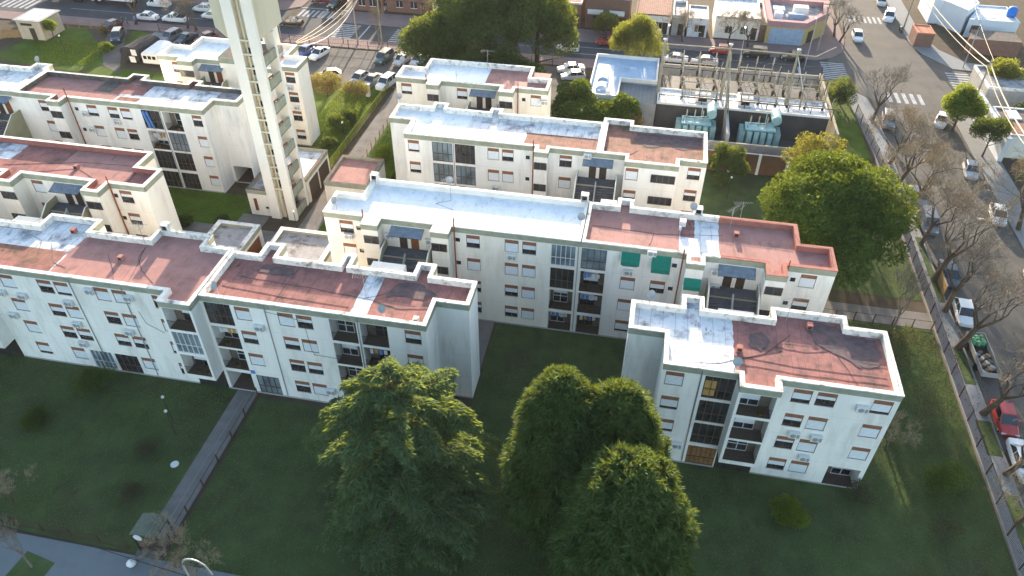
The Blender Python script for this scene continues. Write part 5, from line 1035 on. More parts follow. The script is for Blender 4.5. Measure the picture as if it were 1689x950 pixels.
def bare_tree(label, h_, seed, mats=('bark','twig'), depth=6, spread=0.6, fork=0.28, r0=0.24, up=0.14, group='bare street trees', name='bare_tree', lean=(0,0), kids=(2,3)):
    r2 = random.Random(seed); r_ = thing(name, (0,0,0), label, 'tree', group)
    b = MB(); hf = h_*fork; b.tube([(0,0,0),(lean[0]*hf*0.5,lean[1]*hf*0.5,hf*0.5),(lean[0]*hf,lean[1]*hf,hf)],[r0*1.25,r0,r0*0.85],mats[0],8)
    b.build('trunk', r_); b = MB(); nk = 4
    for k in range(nk):
        a = k*6.283/nk+r2.uniform(-.5,.5); d = Vector((math.cos(a)*spread,math.sin(a)*spread,1)).normalized(); bare(b, Vector((lean[0]*hf,lean[1]*hf,hf-0.05)), d, h_*0.26, r0*0.6, depth-1, r2, mats, spread, 3, up, 0.010, kids)
    b.build('crown', r_); return r_

cedar('huge spreading cedar in front of the red roofed block', -14.3, 32.3, 17.0, 7.2)
bunya('dark dome shaped pine, the taller left of the twin tops', -2.8, 33.2, 17.7, 3.5, 3, 1100)
bunya('dark dome shaped pine, the right one of the twin tops', 0.9, 33.4, 16.9, 3.8, 5, 1100)
bunya('dark dome shaped pine, the lowest and nearest of the three domes', 2.2, 27.8, 17.0, 4.35, 8, 1500)
broadleaf('broadleaf_tree','dense round evergreen tree between the block ends and the right street',22.2,71.6,15.2,7.6,8.8,'leaf_green',120,80000,0.30,1.75,0.0,0.4,seed=1)
broadleaf('broadleaf_tree','huge dark tree by the main road, its tallest middle crown',-25.0,113.5,19.5,9.5,7.5,'leaf_dull',140,64000,0.36,2.1,0.03,0.5,seed=2,group='huge dark trees by the main road')
broadleaf('broadleaf_tree','huge dark tree by the main road, lower left crown over the parked cars',-33.2,110.5,11.0,6.4,5.5,'leaf_dull',80,36000,0.32,1.7,0.08,0.4,seed=3,group='huge dark trees by the main road')
broadleaf('broadleaf_tree','huge dark tree by the main road, right crown with yellow lit edge',-17.6,115.5,16.5,6.4,6.5,'leaf_dull',95,42000,0.34,1.9,0.03,0.4,seed=4,group='huge dark trees by the main road')
broadleaf('broadleaf_tree','huge dark tree by the main road, low front crown behind the small block',-23.5,107.0,8.5,9.0,4.5,'leaf_dull',70,34000,0.32,1.7,0.02,0.4,seed=44,group='huge dark trees by the main road')
broadleaf('broadleaf_tree','yellow green bamboo like clump behind the blue roofed hall',-2.2,118.6,10.6,4.6,2.6,'leaf_bamboo',80,30000,0.34,1.1,0.02,0.12,seed=5,lw=0.2)
broadleaf('broadleaf_tree','round green tree left of the bamboo clump across the main road',-8.0,133.5,4.6,2.7,2.2,'leaf_bamboo',26,9000,0.26,0.9,0.05,0.12,seed=6)
for k,(x,y,h_,rx,l) in enumerate(((-9.6,97.0,8.8,3.2,'glossy green tree behind the white roof, tallest and leftmost of four'),(-6.0,95.5,6.0,2.8,'glossy green tree behind the white roof, low second one of four'),(-2.6,97.0,7.6,2.6,'glossy green tree against the corrugated shed, third of four'),(-7.8,92.6,5.0,2.8,'small glossy green tree nearest the roof, in front of the other three'))):
    broadleaf('broadleaf_tree',l,x,y,h_,rx,rx,'leaf_green',34,15000,0.30,1.0,0.03,0.14,seed=10+k,group='green trees behind the white roof')
broadleaf('broadleaf_tree','half bare brownish tree beside the corrugated shed wall',-1.2,95.5,5.5,2.3,2.0,'leaf_brown',22,3500,0.22,0.9,0.12,0.12,seed=15)
broadleaf('broadleaf_tree','yellow autumn tree at the street end of the substation',22.8,89.5,8.2,4.4,3.4,'leaf_yellow',34,5200,0.24,1.0,0.1,0.2,seed=16)
broadleaf('broadleaf_tree','small upright green tree between the brick wall and the rusty roof',11.3,87.0,6.4,2.5,2.5,'leaf_dull',32,15000,0.22,0.8,0.06,0.12,seed=17)
broadleaf('broadleaf_tree','bright lime green tree on the far side of the right street',44.6,108.5,7.0,2.9,2.8,'leaf_lime',36,15000,0.26,1.0,0.18,0.16,seed=18)
broadleaf('broadleaf_tree','darker open tree beside the concrete pole on the right street',46.8,101.5,6.0,2.8,2.6,'leaf_dull',30,9000,0.22,0.9,0.35,0.12,seed=19)
broadleaf('broadleaf_tree','small bright tree against the wall of the hut',-103.6,113.0,3.6,1.3,1.3,'leaf_lime',14,4000,0.2,0.6,0.2,0.08,seed=20)
broadleaf('shrub','olive shrub between the street corner and the substation wall',29.6,114.8,4.0,2.6,3.0,'leaf_dull',28,8000,0.2,0.9,0.0,0.1,cat='shrub',seed=21)
broadleaf('broadleaf_tree','olive green tree over the brown fence below the white houses',55.0,124.0,5.5,3.4,2.8,'leaf_bamboo',30,9000,0.26,1.0,0.1,0.15,seed=22)
broadleaf('broadleaf_tree','mixed garden tree behind the tiled roof at the right edge',57.5,113.5,3.8,4.2,1.6,'leaf_dull',26,7000,0.25,0.9,0.1,0.15,seed=23)
broadleaf('shrub','loose bare looking shrub in the small bright garden',-48.2,101.5,4.6,3.4,3.0,'leaf_brown',34,5200,0.2,0.9,0.05,0.1,cat='shrub',seed=24)
broadleaf('shrub','brownish shrub near the car park edge of the bright garden',-43.2,101.2,3.8,2.4,2.2,'leaf_brown',24,2800,0.2,0.8,0.05,0.1,cat='shrub',seed=25)
for k,(x,y,s_,l,m) in enumerate(((-42.8,91.6,1.35,'clipped dark ball shrub, larger of the pair in the bright garden','leaf_dark'),(-41.3,93.8,1.25,'clipped dark ball shrub, farther one of the pair by the pillar','leaf_dark'),(-41.9,86.4,1.0,'dark ball shrub alone nearer the garage roof','leaf_dark'),(-91.0,109.5,1.1,'bright lime bush at the driveway edge of the hut lawn','leaf_lime'),
        (15.6,37.8,1.35,'bright round shrub alone on the dark lawn below the nearest block','leaf_lime'),(28.2,42.8,1.8,'loose green shrub near the street railing','leaf_green'),(27.6,38.6,1.3,'greyish low shrub near the street railing, in front of the green one','leaf_grey'),(-46.8,39.6,1.6,'dark round shrub before the left block windows','leaf_dark'),
        (-49.6,34.8,1.1,'low shrub at the left edge of the dark lawn','leaf_dark'),(-38.2,33.8,1.0,'pale sparse shrub left of the round white disc','leaf_grey'),(-37.0,29.6,0.9,'pale sparse shrub nearest the curved canopy','leaf_grey'),(-52.0,65.6,1.0,'dark shrub in the shaded courtyard by the lamp','leaf_dark'),(-47.5,66.3,0.8,'small dark shrub near the corner of the tower block','leaf_dark'),
        (26.6,57.5,1.6,'straggly shrub right of the red coped roof end','leaf_grey'),(28.3,60.3,1.4,'brown shrub beside the paved path and railing','leaf_grey'),(21.3,41.0,1.0,'straggly bush at the foot of the nearest block corner','leaf_grey'),(-33.2,84.6,1.4,'green shrub right of the wooden alley fence','leaf_lime'),(28.3,50.5,2.0,'dark tangled shrub right of the nearest roof','leaf_grey'),(-96.3,116.8,0.9,'flowering bush by the picket fence','leaf_brown'))):
    sparse = m in ('leaf_brown','leaf_grey')
    broadleaf('shrub',l,x,y,s_*1.7,s_*1.15,s_*1.1,m,16,900 if sparse else 3600,0.17,s_*0.5,0.0,0.05,cat='shrub',seed=40+k)
# palm at the right edge
pl = thing('palm_tree',(51.5,92.5,0),'feathery palm leaning in at the right edge','palm'); b = MB(); b.tube([(51.5,92.5,0),(51.4,92.5,4.8)],[0.3,0.22],'bark',8); b.build('trunk', pl)
PP, DD = [], []; rng = np.random.default_rng(5)
for k in range(26):
    a = k*2.4; e = rng.uniform(0.15,1.1); n = 40; s_ = np.linspace(0.1,1,n); Lf = 3.6
    px = 51.4+np.cos(a)*Lf*s_*math.cos(e*0.6); py = 92.5+np.sin(a)*Lf*s_*math.cos(e*0.6); pz = 4.8+Lf*(math.sin(e)*s_-0.75*s_**2)
    base = np.stack([px,py,pz],1); side = np.array([-math.sin(a),math.cos(a),0])
    for sg in (-1,1): PP.append(base); DD.append(unit(side[None]*sg*0.9+np.array([math.cos(a),math.sin(a),0])[None]*0.6+np.array([0,0,-0.45])+rng.normal(size=(n,3))*0.08))
blades('crown', pl, np.concatenate(PP), np.concatenate(DD), 0.8, 0.075, 'palm_leaf', droop=0.15)
# bare trees: three kinds, copied
B0 = bare_tree('', 8.6, 21, ('bark','twig'), 7, 0.72, lean=(0.28,0), r0=0.26, kids=(2,3)); B1_ = bare_tree('', 8.0, 34, ('bark','twig_gold'), 7, 0.75, r0=0.2, lean=(0.2,0.0), kids=(2,4)); B2_ = bare_tree('', 6.2, 55, ('bark_pale','twig'), 6, 0.42, fork=0.35, r0=0.10, up=0.2)
spots = [(B0,33.9,61.0,1.15,0.2,'bare tree with a thick forked trunk beside the white car and green bags'),(B0,34.1,72.0,1.2,0.5,'bare tree behind the dark round evergreen, leaning over the road'),(B1_,34.2,86.0,1.25,-0.2,'bare tree whose golden twigs cross the middle of the right street'),
  (B1_,34.1,78.6,1.15,0.5,'bare tree beside the dark van roof on the right street'),(B0,34.0,52.4,1.05,-0.3,'bare tree rooted in the verge by the small red car'),(B1_,33.9,97.0,1.1,0.1,'bare tree on the sidewalk right of the yellow autumn tree'),
  (B0,34.0,66.6,1.0,1.1,'bare tree between the leaning board and the paved path end'),(B0,34.0,45.6,0.9,0.0,'bare tree on the verge beside the cut off white car'),(B0,33.9,91.8,1.0,-0.6,'bare tree left of the grey car, touching the round evergreen'),(B0,33.7,109.5,0.9,0.9,'bare tree on the sidewalk at the junction corner'),(B1_,33.6,40.8,0.9,0.3,'bare golden tree at the lower right corner over the sidewalk'),(B1_,46.3,84,1.25,3.2,'bare tree on the far side of the right street near the palm'),(B0,46.4,70,1.25,2.9,'bare tree on the far side of the right street at the picture edge'),(B1_,46.4,58,1.2,3.4,'bare tree on the far side, the one nearest the bottom'),
  (B0,32.4,141.5,0.75,2.2,'bare tree on the pavement beside the corner shop, left of two'),(B0,33.0,139.2,0.7,5.5,'bare tree on the pavement beside the corner shop, right of two'),(B1_,13.4,134.0,0.8,1.1,'bare tree in front of the terrace roofed house'),(B1_,16.8,133.6,0.8,3.9,'bare tree between the terrace roofed house and the corner shop'),(B1_,5.5,133.5,0.7,2.6,'bare thin tree in front of the slate roofed house'),
  (B0,-93.3,122.0,0.85,1.5,'bare tree beside the white sedan on the main road'),(B1_,-83.0,122.0,0.9,0.4,'bare tree between the white pickup and the pink sidewalk'),(B0,-81.0,121.6,0.7,3.0,'bare tree left of the water tower tank'),(B2_,-46.5,121.6,0.95,3.6,'thin bare tree on the pink sidewalk by the second crossing'),(B2_,-53.0,121.4,0.8,0.6,'thin bare tree on the pink sidewalk under the pale wires'),
  (B2_,27.8,62.0,1.15,0.5,'pale bare tree with straight branches by the paved path'),(B2_,-40.9,22.6,0.85,1.9,'pruned bare tree in its grass square on the bottom left pavement'),(B1_,-46.0,27.2,0.45,0.7,'low pale bare bush by the bottom left fence'),(B1_,-30.2,24.6,0.55,2.0,'bare tangled bush right of the curved canopy'),(B1_,-27.6,23.6,0.5,4.2,'bare tangled bush at the bottom edge beside the arched lamp'),(B1_,33.8,33.5,0.8,1.2,'bare golden tree cut by the bottom right corner'),
  (B1_,24.6,46.5,0.5,3.0,'leafless shrub on the lawn right of the nearest block'),(B1_,-40,128.5+5,0.6,1.0,'bare tree behind the huge dark tree across the road'),(B0,-64.2,137.2,0.8,0.9,'bare tree at the western side road corner')]
first = set()
for src, x, y, s_, a, l in spots:
    if id(src) not in first: first.add(id(src)); src.location = (x,y,0.05); src.rotation_euler = (0,0,a); src.scale = (s_,)*3; src['label'] = l
    else: copy_tree(src, (x,y,0.05), rz=a, sc=s_, label=l)
# grass square of the pavement tree, and grass tufts
b = MB(); b.face([(-42.4,21.2,0.13),(-39.6,20.8,0.13),(-39.4,23.2,0.13),(-42.1,23.7,0.13)],'lawn'); struct('tree_square', b)
# grass tufts over the lawns: one mass nobody could count
gt_ = thing('grass',(0,35,0.02),'short tufts of dark green grass covering the lawns','grass'); gt_['kind'] = 'stuff'
rng = np.random.default_rng(9)
def tufts(x0,x1,y0,y1,n): return np.stack([rng.uniform(x0,x1,n), rng.uniform(y0,y1,n), np.full(n,0.02)],1)
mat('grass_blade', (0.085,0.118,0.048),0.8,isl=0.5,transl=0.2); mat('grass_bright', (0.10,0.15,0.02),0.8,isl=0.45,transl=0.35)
A_ = np.concatenate([tufts(-62,-34.3,26,42,26000),tufts(-31.3,32,20,41.2,70000),tufts(-12,32,50,55.5,5000),tufts(-11.8,0.8,41.5,50,9000),tufts(21.6,32,41,63,20000),tufts(19,32,68,90,8000)])
blades('blade', gt_, A_, unit(rng.normal(size=A_.shape)*0.6+np.array([0,0,1.0])), 0.08+0.10*rng.random(len(A_)), 0.05, 'grass_blade')
gb_ = thing('grass',(-95,108,0.03),'bright sunlit grass tufts on the far lawns','grass'); gb_['kind'] = 'stuff'
A_ = np.concatenate([tufts(-105,-91,104,113,9000),tufts(-47,-40.2,80.5,104,9000),tufts(-35.6,-31.2,80,105,5000),tufts(-90,-46.5,67,72.8,5000)])
blades('blade', gb_, A_, unit(rng.normal(size=A_.shape)*0.6+np.array([0,0,1.0])), 0.10+0.14*rng.random(len(A_)), 0.06, 'grass_bright')

lt_ = thing('leaf_litter',(0,30,0.02),'fallen leaves scattered under the trees and along the railing','leaves'); lt_['kind'] = 'stuff'
mat('litter', (0.14,0.095,0.04), 0.9, isl=0.5)
A_ = np.concatenate([tufts(24,32,36,63,1600),tufts(-12,8,20,30,700),tufts(-22,-6,24,40,900),tufts(-60,-34,26,30,900),tufts(-60,-34,30,42,400),tufts(32.6,35.6,36,110,1500),tufts(-38,-36,67,108,300)]); A_[:,2] += 0.12*(A_[:,0]>32.4)
blades('leaf', lt_, A_, unit(rng.normal(size=A_.shape)*np.array([1,1,0.15])), 0.12+0.08*rng.random(len(A_)), 0.09, 'litter')
# ---------------------------------------------------------------- vehicles
PAINT = {'white':(0.72,0.73,0.74),'silver':(0.42,0.43,0.45),'grey':(0.13,0.14,0.16),'black':(0.02,0.02,0.022),'blue':(0.025,0.06,0.22),'navy':(0.02,0.035,0.06),'red':(0.36,0.035,0.03),'maroon':(0.13,0.03,0.045),'teal':(0.03,0.07,0.08),'cream':(0.55,0.50,0.36),'green':(0.03,0.2,0.08)}
for k, c in PAINT.items(): mat('car_'+k, c, 0.28, spec=0.6)
mat('tyre', (0.02,0.02,0.02), 0.9); mat('car_glass', (0.02,0.025,0.03), 0.08, spec=0.9); mat('headlight', (0.6,0.62,0.62), 0.15, spec=0.8); mat('taillight', (0.35,0.02,0.015), 0.3); mat('canvas_black', (0.035,0.035,0.04), 0.8, var=0.3, vscale=2)
CARS = {}
def car_proto(kind, paint):
    """car at the origin, nose towards -Y"""
    r_ = thing('parked_car',(0,0,0),'','car'); pm = 'car_'+paint
    L_, W_, H_ = {'hatch':(3.9,1.68,1.48),'sedan':(4.45,1.72,1.44),'suv':(4.4,1.8,1.72),'van':(4.3,1.75,1.85),'pickup':(4.6,1.7,1.55),'bigvan':(5.4,2.0,2.45)}[kind]
    # side profile of the lower body: (y, z of shoulder, half width)
    h = L_/2
    st = {'hatch':[(-h,0.55,.70),(-h+.12,0.72,.86),(-h+.9,0.86,.95),(-h+1.25,0.93,1),(0.4,0.95,1),(h-.35,0.98,.97),(h-.05,0.9,.88),(h,0.62,.78)],
          'sedan':[(-h,0.55,.70),(-h+.12,0.70,.86),(-h+1.0,0.84,.95),(-h+1.4,0.92,1),(0.5,0.94,1),(h-.75,0.97,.97),(h-.1,0.93,.88),(h,0.62,.78)],
          'suv':[(-h,0.65,.75),(-h+.12,0.88,.9),(-h+.9,1.0,.96),(-h+1.2,1.05,1),(0.4,1.07,1),(h-.3,1.1,.98),(h-.04,1.0,.92),(h,0.7,.85)],
          'van':[(-h,0.6,.75),(-h+.12,0.85,.88),(-h+.75,1.0,.96),(-h+1.0,1.08,1),(0.4,1.1,1),(h-.2,1.12,1),(h-.03,1.1,.97),(h,0.6,.95)],
          'pickup':[(-h,0.6,.72),(-h+.12,0.78,.88),(-h+.95,0.92,.95),(-h+1.3,0.98,1),(0.4,1.0,1),(h-.2,1.0,.98),(h-.03,0.98,.95),(h,0.6,.92)],
          'bigvan':[(-h,0.6,.8),(-h+.1,0.9,.9),(-h+.6,1.1,.97),(-h+.9,1.2,1),(0.4,1.25,1),(h-.2,1.25,1),(h-.03,1.25,.98),(h,0.6,.96)]}[kind]
    b = MB(); rings = []
    for y, z, wf in st:
        w2 = W_/2*wf; ring = [(-w2*.92,y,0.22),(-w2,y,0.42),(-w2,y,z-0.22),(-w2*.96,y,z-0.06),(-w2*.80,y,z),(0,y,z+0.03),(w2*.80,y,z),(w2*.96,y,z-0.06),(w2,y,z-0.22),(w2,y,0.42),(w2*.92,y,0.22)]
        rings.append(ring)
    i0 = len(b.v); n = len(rings[0]); mm = b.mi(pm)
    for rg_ in rings: b.v += rg_
    for k in range(len(rings)-1):
        for j in range(n-1): b.f.append((i0+k*n+j,i0+k*n+j+1,i0+(k+1)*n+j+1,i0+(k+1)*n+j)); b.m.append(mm)
        b.f.append((i0+k*n+n-1,i0+k*n,i0+(k+1)*n,i0+(k+1)*n+n-1)); b.m.append(mm)
    b.f.append(tuple(i0+j for j in reversed(range(n)))); b.m.append(mm); b.f.append(tuple(i0+(len(rings)-1)*n+j for j in range(n))); b.m.append(mm)
    # greenhouse: windscreen base, roof front, roof rear, rear base
    ya, yb, yc, yd = {'hatch':(-h+.95,-h+1.65,h-.75,h-.12),'sedan':(-h+1.1,-h+1.85,h-1.45,h-.75),'suv':(-h+.95,-h+1.5,h-.55,h-.1),'van':(-h+.7,-h+1.3,h-.25,h-.05),'pickup':(-h+1.0,-h+1.6,0.1,0.35),'bigvan':(-h+.5,-h+1.1,h-.25,h-.05)}[kind]
    zs = max(s_[1] for s_ in st)-0.04; w1, w2 = W_*0.465, W_*0.385
    if kind in ('van','bigvan'): w2 = W_*0.43
    rb = [(-w2,yb,H_-.05),(w2,yb,H_-.05),(w2,yc,H_-.05),(-w2,yc,H_-.05)]; ba = [(-w1,ya,zs-.05),(w1,ya,zs-.05),(w1,yd,zs),(-w1,yd,zs)]
    roof = [(-w2*.93,yb+.08,H_),(w2*.93,yb+.08,H_),(w2*.93,yc-.06,H_),(-w2*.93,yc-.06,H_)]
    for a in range(4): q = (a+1)%4; b.face([rb[a],rb[q],roof[q],roof[a]],pm)
    b.face(roof, pm)
    # pillars
    def lerp3(p,q,t): return tuple(p[i]+(q[i]-p[i])*t for i in range(3))
    for a in range(4):
        p, q = ba[a], rb[a]; dx = -0.035 if p[0] < 0 else 0.035; b.tube([(p[0],p[1],p[2]),(q[0],q[1],q[2]+.0)],0.045,pm,4)
    if kind not in ('van','bigvan'):
        for sx in (-1,1): b.tube([(sx*(w1+.0),(ya+yd)/2+.1,zs),(sx*(w2+.005),(yb+yc)/2+.1,H_-.04)],0.035,pm,4)
    else:
        for sx in (-1,1):
            b.face([(sx*(w1+.012),-h+1.75,zs-.03),(sx*(w1+.012),yd,zs),(sx*(w2+.012),yc,H_-.05),(sx*(w2+.012),-h+1.75,H_-.05)],pm)
        b.face([(-w1,yd+.012,zs),(w1,yd+.012,zs),(w2,yc+.012,H_-.05),(-w2,yc+.012,H_-.05)],pm)
    if kind == 'pickup': b.box(-W_/2*.86,W_/2*.86,0.5,h-.15,1.035,1.05,'tyre')
    b.build('body', r_, smooth=False)
    gl = MB()
    for a in range(4):
        q = (a+1)%4; gl.face([ba[a],ba[q],rb[q],rb[a]],'car_glass')
    gl.build('windows', r_)
    for sx in (-1,1):
        for y in (-h+.8, h-.8):
            wb = MB(); wb.lathe((sx*(W_/2-.19)+(-0.0),y,0.31),[(0.0,-0.1*1),(0.19,-0.1),(0.31,-0.09),(0.32,0.0),(0.31,0.1),(0.19,0.11),(0.0,0.11)],'tyre',14,'x'); wb.lathe((sx*(W_/2-.19)+sx*0.115,y,0.31),[(0.0,0),(0.17,0.0),(0.18,-0.01*sx)],'metal_grey',10,'x'); wb.build('wheel', r_)
        hb = MB(); z = st[1][1]-0.16; hb.box(sx*W_*0.33-.17,sx*W_*0.33+.17,-h+.015,-h+.14,z-.09,z+.09,'headlight'); hb.build('headlight', r_)
        tb = MB(); z = st[-2][1]-0.2; tb.box(sx*W_*0.36-.12,sx*W_*0.36+.12,h-.05,h+.02,z-.11,z+.1,'taillight'); tb.build('taillight', r_)
        mb_ = MB(); mb_.box(sx*(W_/2+.07)-.08,sx*(W_/2+.07)+.08,-h+1.35,-h+1.5,zs-.02,zs+.12,pm); mb_.build('mirror', r_)
    return r_
def car(kind, paint, x, y, heading, label, name='parked_car', cat='car', group=None, z=0.02):
    """heading: degrees the nose points, 0 = +X, 90 = +Y"""
    key = (kind, paint); a = R(heading+90)
    if key not in CARS: CARS[key] = car_proto(kind, paint); o = CARS[key]; o.location = (x,y,z); o.rotation_euler = (0,0,a)
    else: o = copy_tree(CARS[key], (x,y,z), rz=a)
    o['label'] = label; o['category'] = cat; o['group'] = group or 'parked and passing cars'
    return o
car('sedan','white',-92.6,124.6,180,'white sedan on the main road, near three pedestrians')
car('van','white',-94.0,131.2,180,'white van at the far side of the main road',cat='van')
car('pickup','white',-87.0,124.8,180,'small white pickup with a dark load bed',cat='pickup')
car('hatch','white',-84.4,130.6,180,'white hatchback on the far lane left of the tower tank')
car('hatch','white',-81.0,127.6,180,'white hatchback half hidden by the tower tank')
car('sedan','black',-65.3,127.3,184,'black sedan passing on the main road right of the tower')
car('suv','black',-60.2,137.6,250,'black car at the top beyond the zebra crossing')
car('hatch','maroon',-64.2,139.5,190,'dark red car at the top edge above the crossing')
car('hatch','silver',-51.0,139.3,80,'pale car at the top edge by the second crossing')
car('hatch','blue',-57.6,115.4,258,'blue car parked behind the tower block roof')
car('sedan','white',-54.9,115.2,256,'white sedan in the almost empty car park row')
car('suv','teal',-43.6,115.6,258,'dark teal car alone near the huge tree')
car('hatch','silver',-40.4,115.4,258,'pale car with its nose under the huge tree')
car('sedan','silver',-37.6,116.0,258,'silver car almost hidden under the huge tree')
car('hatch','cream',-50.2,107.6,200,'pale car behind the brown shrubs of the bright garden')
car('hatch','silver',-45.0,107.2,255,'light car at the left of the trio by the alley')
car('sedan','grey',-42.7,106.9,256,'dark grey car in the middle of the trio by the alley')
car('suv','white',-40.2,106.5,256,'white car at the alley end, right of the trio')
car('sedan','white',-12.3,117.6,196,'white sedan under the right edge of the huge tree, farther of two')
car('hatch','white',-11.6,114.9,196,'white hatchback in front of another white car beside the hall')
car('hatch','white',-13.9,126.0,180,'white car on the road right of the huge tree')
car('sedan','red',-7.2,130.0,180,'red car across the road left of the bamboo clump')
car('hatch','red',12.0,130.2,180,'red car behind the gantry posts')
car('sedan','white',4.4,125.0,180,'white sedan behind the substation, left of two')
car('sedan','silver',9.3,124.9,180,'pale sedan behind the substation, right of two')
car('hatch','black',24.0,129.6,180,'dark car at the kerb before the corner shop')
car('suv','black',18.0,129.9,180,'black car at the far kerb under the bare tree')
car('suv','grey',-83.0,116.7,256,'grey green car behind the white terrace roof, left of two')
car('sedan','navy',-80.2,116.6,256,'dark blue car behind the white terrace roof, right of two')
car('hatch','maroon',-76.9,117.4,240,'small maroon car just left of the water tower leg')
car('hatch','maroon',-96.4,119.2,250,'maroon car entering the driveway')
car('suv','navy',-92.4,115.0,292,'dark car with a cream roof on the driveway')
add_box_part([o for o in C.objects if o.get('label','').startswith('dark car with a cream')][0],'roof_panel','car_cream',-0.62,0.62,-0.55,1.5,1.725,1.75)
car('hatch','white',36.2,141.2,268,'small white car driving through the junction')
car('suv','white',43.6,152.4,256,'white car at the kerb north of the zebra crossing')
car('hatch','silver',43.6,160.6,262,'pale car at the top edge of the right street')
car('suv','grey',35.7,109,262,'dark car at the street corner under the bare tree')
car('hatch','white',43.4,110.4,248,'white car beside the lime green tree')
car('hatch','silver',43.9,96.5,262,'silver car behind the golden twigs, far kerb')
car('sedan','grey',35.6,88.4,268,'grey car with a pale bonnet under the bare trees')
car('van','grey',35.6,82.6,268,'dark van beside the dense round evergreen',cat='van')
car('sedan','navy',35.6,72.6,266,'dark blue sedan beside the wooden board')
car('hatch','white',35.6,66.2,266,'white hatchback just beyond the trailer with green sacks')
car('hatch','red',35.5,51.7,268,'small red car by the grass verge at the lower right')
car('sedan','white',35.6,47.0,268,'white car cut by the right edge at the bottom')
car('hatch','white',44.4,86,262,'white car on the far kerb behind the bare branches')
car('sedan','silver',44.6,73,264,'silver sedan at the right picture edge')
# motorbike
mbk = thing('motorcycle',(44.6,146.4,0.02),'motorcycle parked by the kerb near the orange kiosk','motorcycle')
b = MB(); b.tube([(44.6,145.8,0.6),(44.6,146.5,0.75),(44.6,147.0,0.8)],[0.12,0.2,0.12],'car_black',8); b.tube([(44.6,145.75,0.35),(44.6,145.9,1.0)],0.04,'iron',5); b.tube([(44.3,145.9,1.0),(44.9,145.9,1.0)],0.03,'iron',5); b.build('body', mbk)
for y in (145.75,147.05):
    b = MB(); b.lathe((44.6,y,0.32),[(0.16,-.05),(0.31,-.05),(0.32,0),(0.31,.05),(0.16,.05)],'tyre',14,'x'); b.build('wheel', mbk)
# lorries
def lorry(label, x, y, a, body, cargo, L_=7.5, top='house_white'):
    r_ = thing('lorry',(x,y,0),label,'lorry')
    ca, sa = math.cos(R(a)), math.sin(R(a)); P_ = lambda u_, v_: (x+u_*ca-v_*sa, y+u_*sa+v_*ca)
    b = MB(); c = P_(-0.9,0); b.obox(c, R(a), L_-2.2, 2.4, 1.0, 3.2, cargo, top); b.build('cargo_box', r_)
    b = MB(); c = P_(L_/2-0.9,0); b.obox(c, R(a), 1.9, 2.2, 0.6, 2.5, body); b.build('cab', r_)
    b = MB(); c = P_(L_/2+0.06,0); b.obox(c, R(a), 0.03, 1.9, 1.5, 2.3, 'car_glass'); b.build('windscreen', r_)
    b = MB(); c = P_(0,0); b.obox(c, R(a), L_-0.5, 1.0, 0.5, 0.75, 'iron'); b.build('chassis', r_)
    for u_ in (-L_/2+1.0,-L_/2+2.1,L_/2-1.0):
        for v_ in (-1.0,1.0):
            c = P_(u_,v_); b = MB(); i = 14
            for s_ in (-0.14,0.14): b.face([(c[0]+0.48*math.cos(6.283*j/i)*ca-s_*sa, c[1]+0.48*math.cos(6.283*j/i)*sa+s_*ca, 0.48+0.48*math.sin(6.283*j/i)) for j in range(i)],'tyre')
            for j in range(i):
                t0, t1 = 6.283*j/i, 6.283*(j+1)/i; b.face([(c[0]+0.48*math.cos(t)*ca-s_*sa, c[1]+0.48*math.cos(t)*sa+s_*ca, 0.48+0.48*math.sin(t)) for t,s_ in ((t0,-.14),(t1,-.14),(t1,.14),(t0,.14))],'tyre')
            b.build('wheel', r_)
    return r_
lorry('long white lorry parked on the far side of the main road', -103.0, 131.0, 178, 'car_white', 'car_white', 9)
lorry('second lorry with a grey load at the top left', -113.5, 131.2, 178, 'car_silver', 'corrugated_grey', 9)
# wooden cart / black covered trailer and pale camper trailer
tr = thing('trailer',(-84.4,109.0,0),'black covered trailer on brown boards with white notices','trailer')
b = MB(); n = 6
for s_, (y0, y1) in enumerate(((106.3,111.9),)):
    for k in range(n):
        a0, a1 = math.pi*k/n, math.pi*(k+1)/n; f = lambda a: (-84.4-1.6*math.cos(a), 2.1+0.75*math.sin(a)); (x0,z0),(x1,z1) = f(a0), f(a1)
        b.face([(x0+ (0.0),y0,z0),(x1,y0,z1),(x1+0.9,y1,z1),(x0+0.9,y1,z0)],'canvas_black')
    b.face([(-84.4-1.6*math.cos(math.pi*k/n),y0,2.1+0.75*math.sin(math.pi*k/n)) for k in range(n+1)],'canvas_black')
b.build('cover', tr)
b = MB(); b.box(-86.0,-82.8,106.3,111.8,0.5,2.1,'canvas_black',skip='b'); b.build('box_body', tr)
b = MB(); b.box(-83.9,-83.0,106.2,106.27,1.5,2.5,'paper_white' if 'paper_white' in MATS else 'slab_white'); b.build('notice', tr)
b = MB(); b.box(-84.5,-83.5,106.2,106.27,0.3,1.3,'slab_white'); b.build('notice', tr)
for y in (107.2,110.6):
    b = MB(); b.lathe((-86.05,y,0.4),[(0,0),(0.4,0),(0.4,0.2),(0,0.2)],'tyre',12,'x'); b.build('wheel', tr)
cp = thing('camper',(-80.6,108.2,0),'white camper van with dark windows beside the black trailer','camper')
b = MB()
for k in range(n):
    a0, a1 = math.pi*k/n, math.pi*(k+1)/n; f = lambda a: (-80.6-1.4*math.cos(a), 2.0+0.45*math.sin(a)); (x0,z0),(x1,z1) = f(a0), f(a1); b.face([(x0,106.0,z0),(x1,106.0,z1),(x1,111,z1),(x0,111,z0)],'house_white')
b.face([(-80.6-1.4*math.cos(math.pi*k/n),106.0,2.0+0.45*math.sin(math.pi*k/n)) for k in range(n+1)],'house_white'); b.build('roof', cp)
b = MB(); b.box(-82,-79.2,106.0,111,0.45,2.0,'slab_white'); b.build('body', cp)
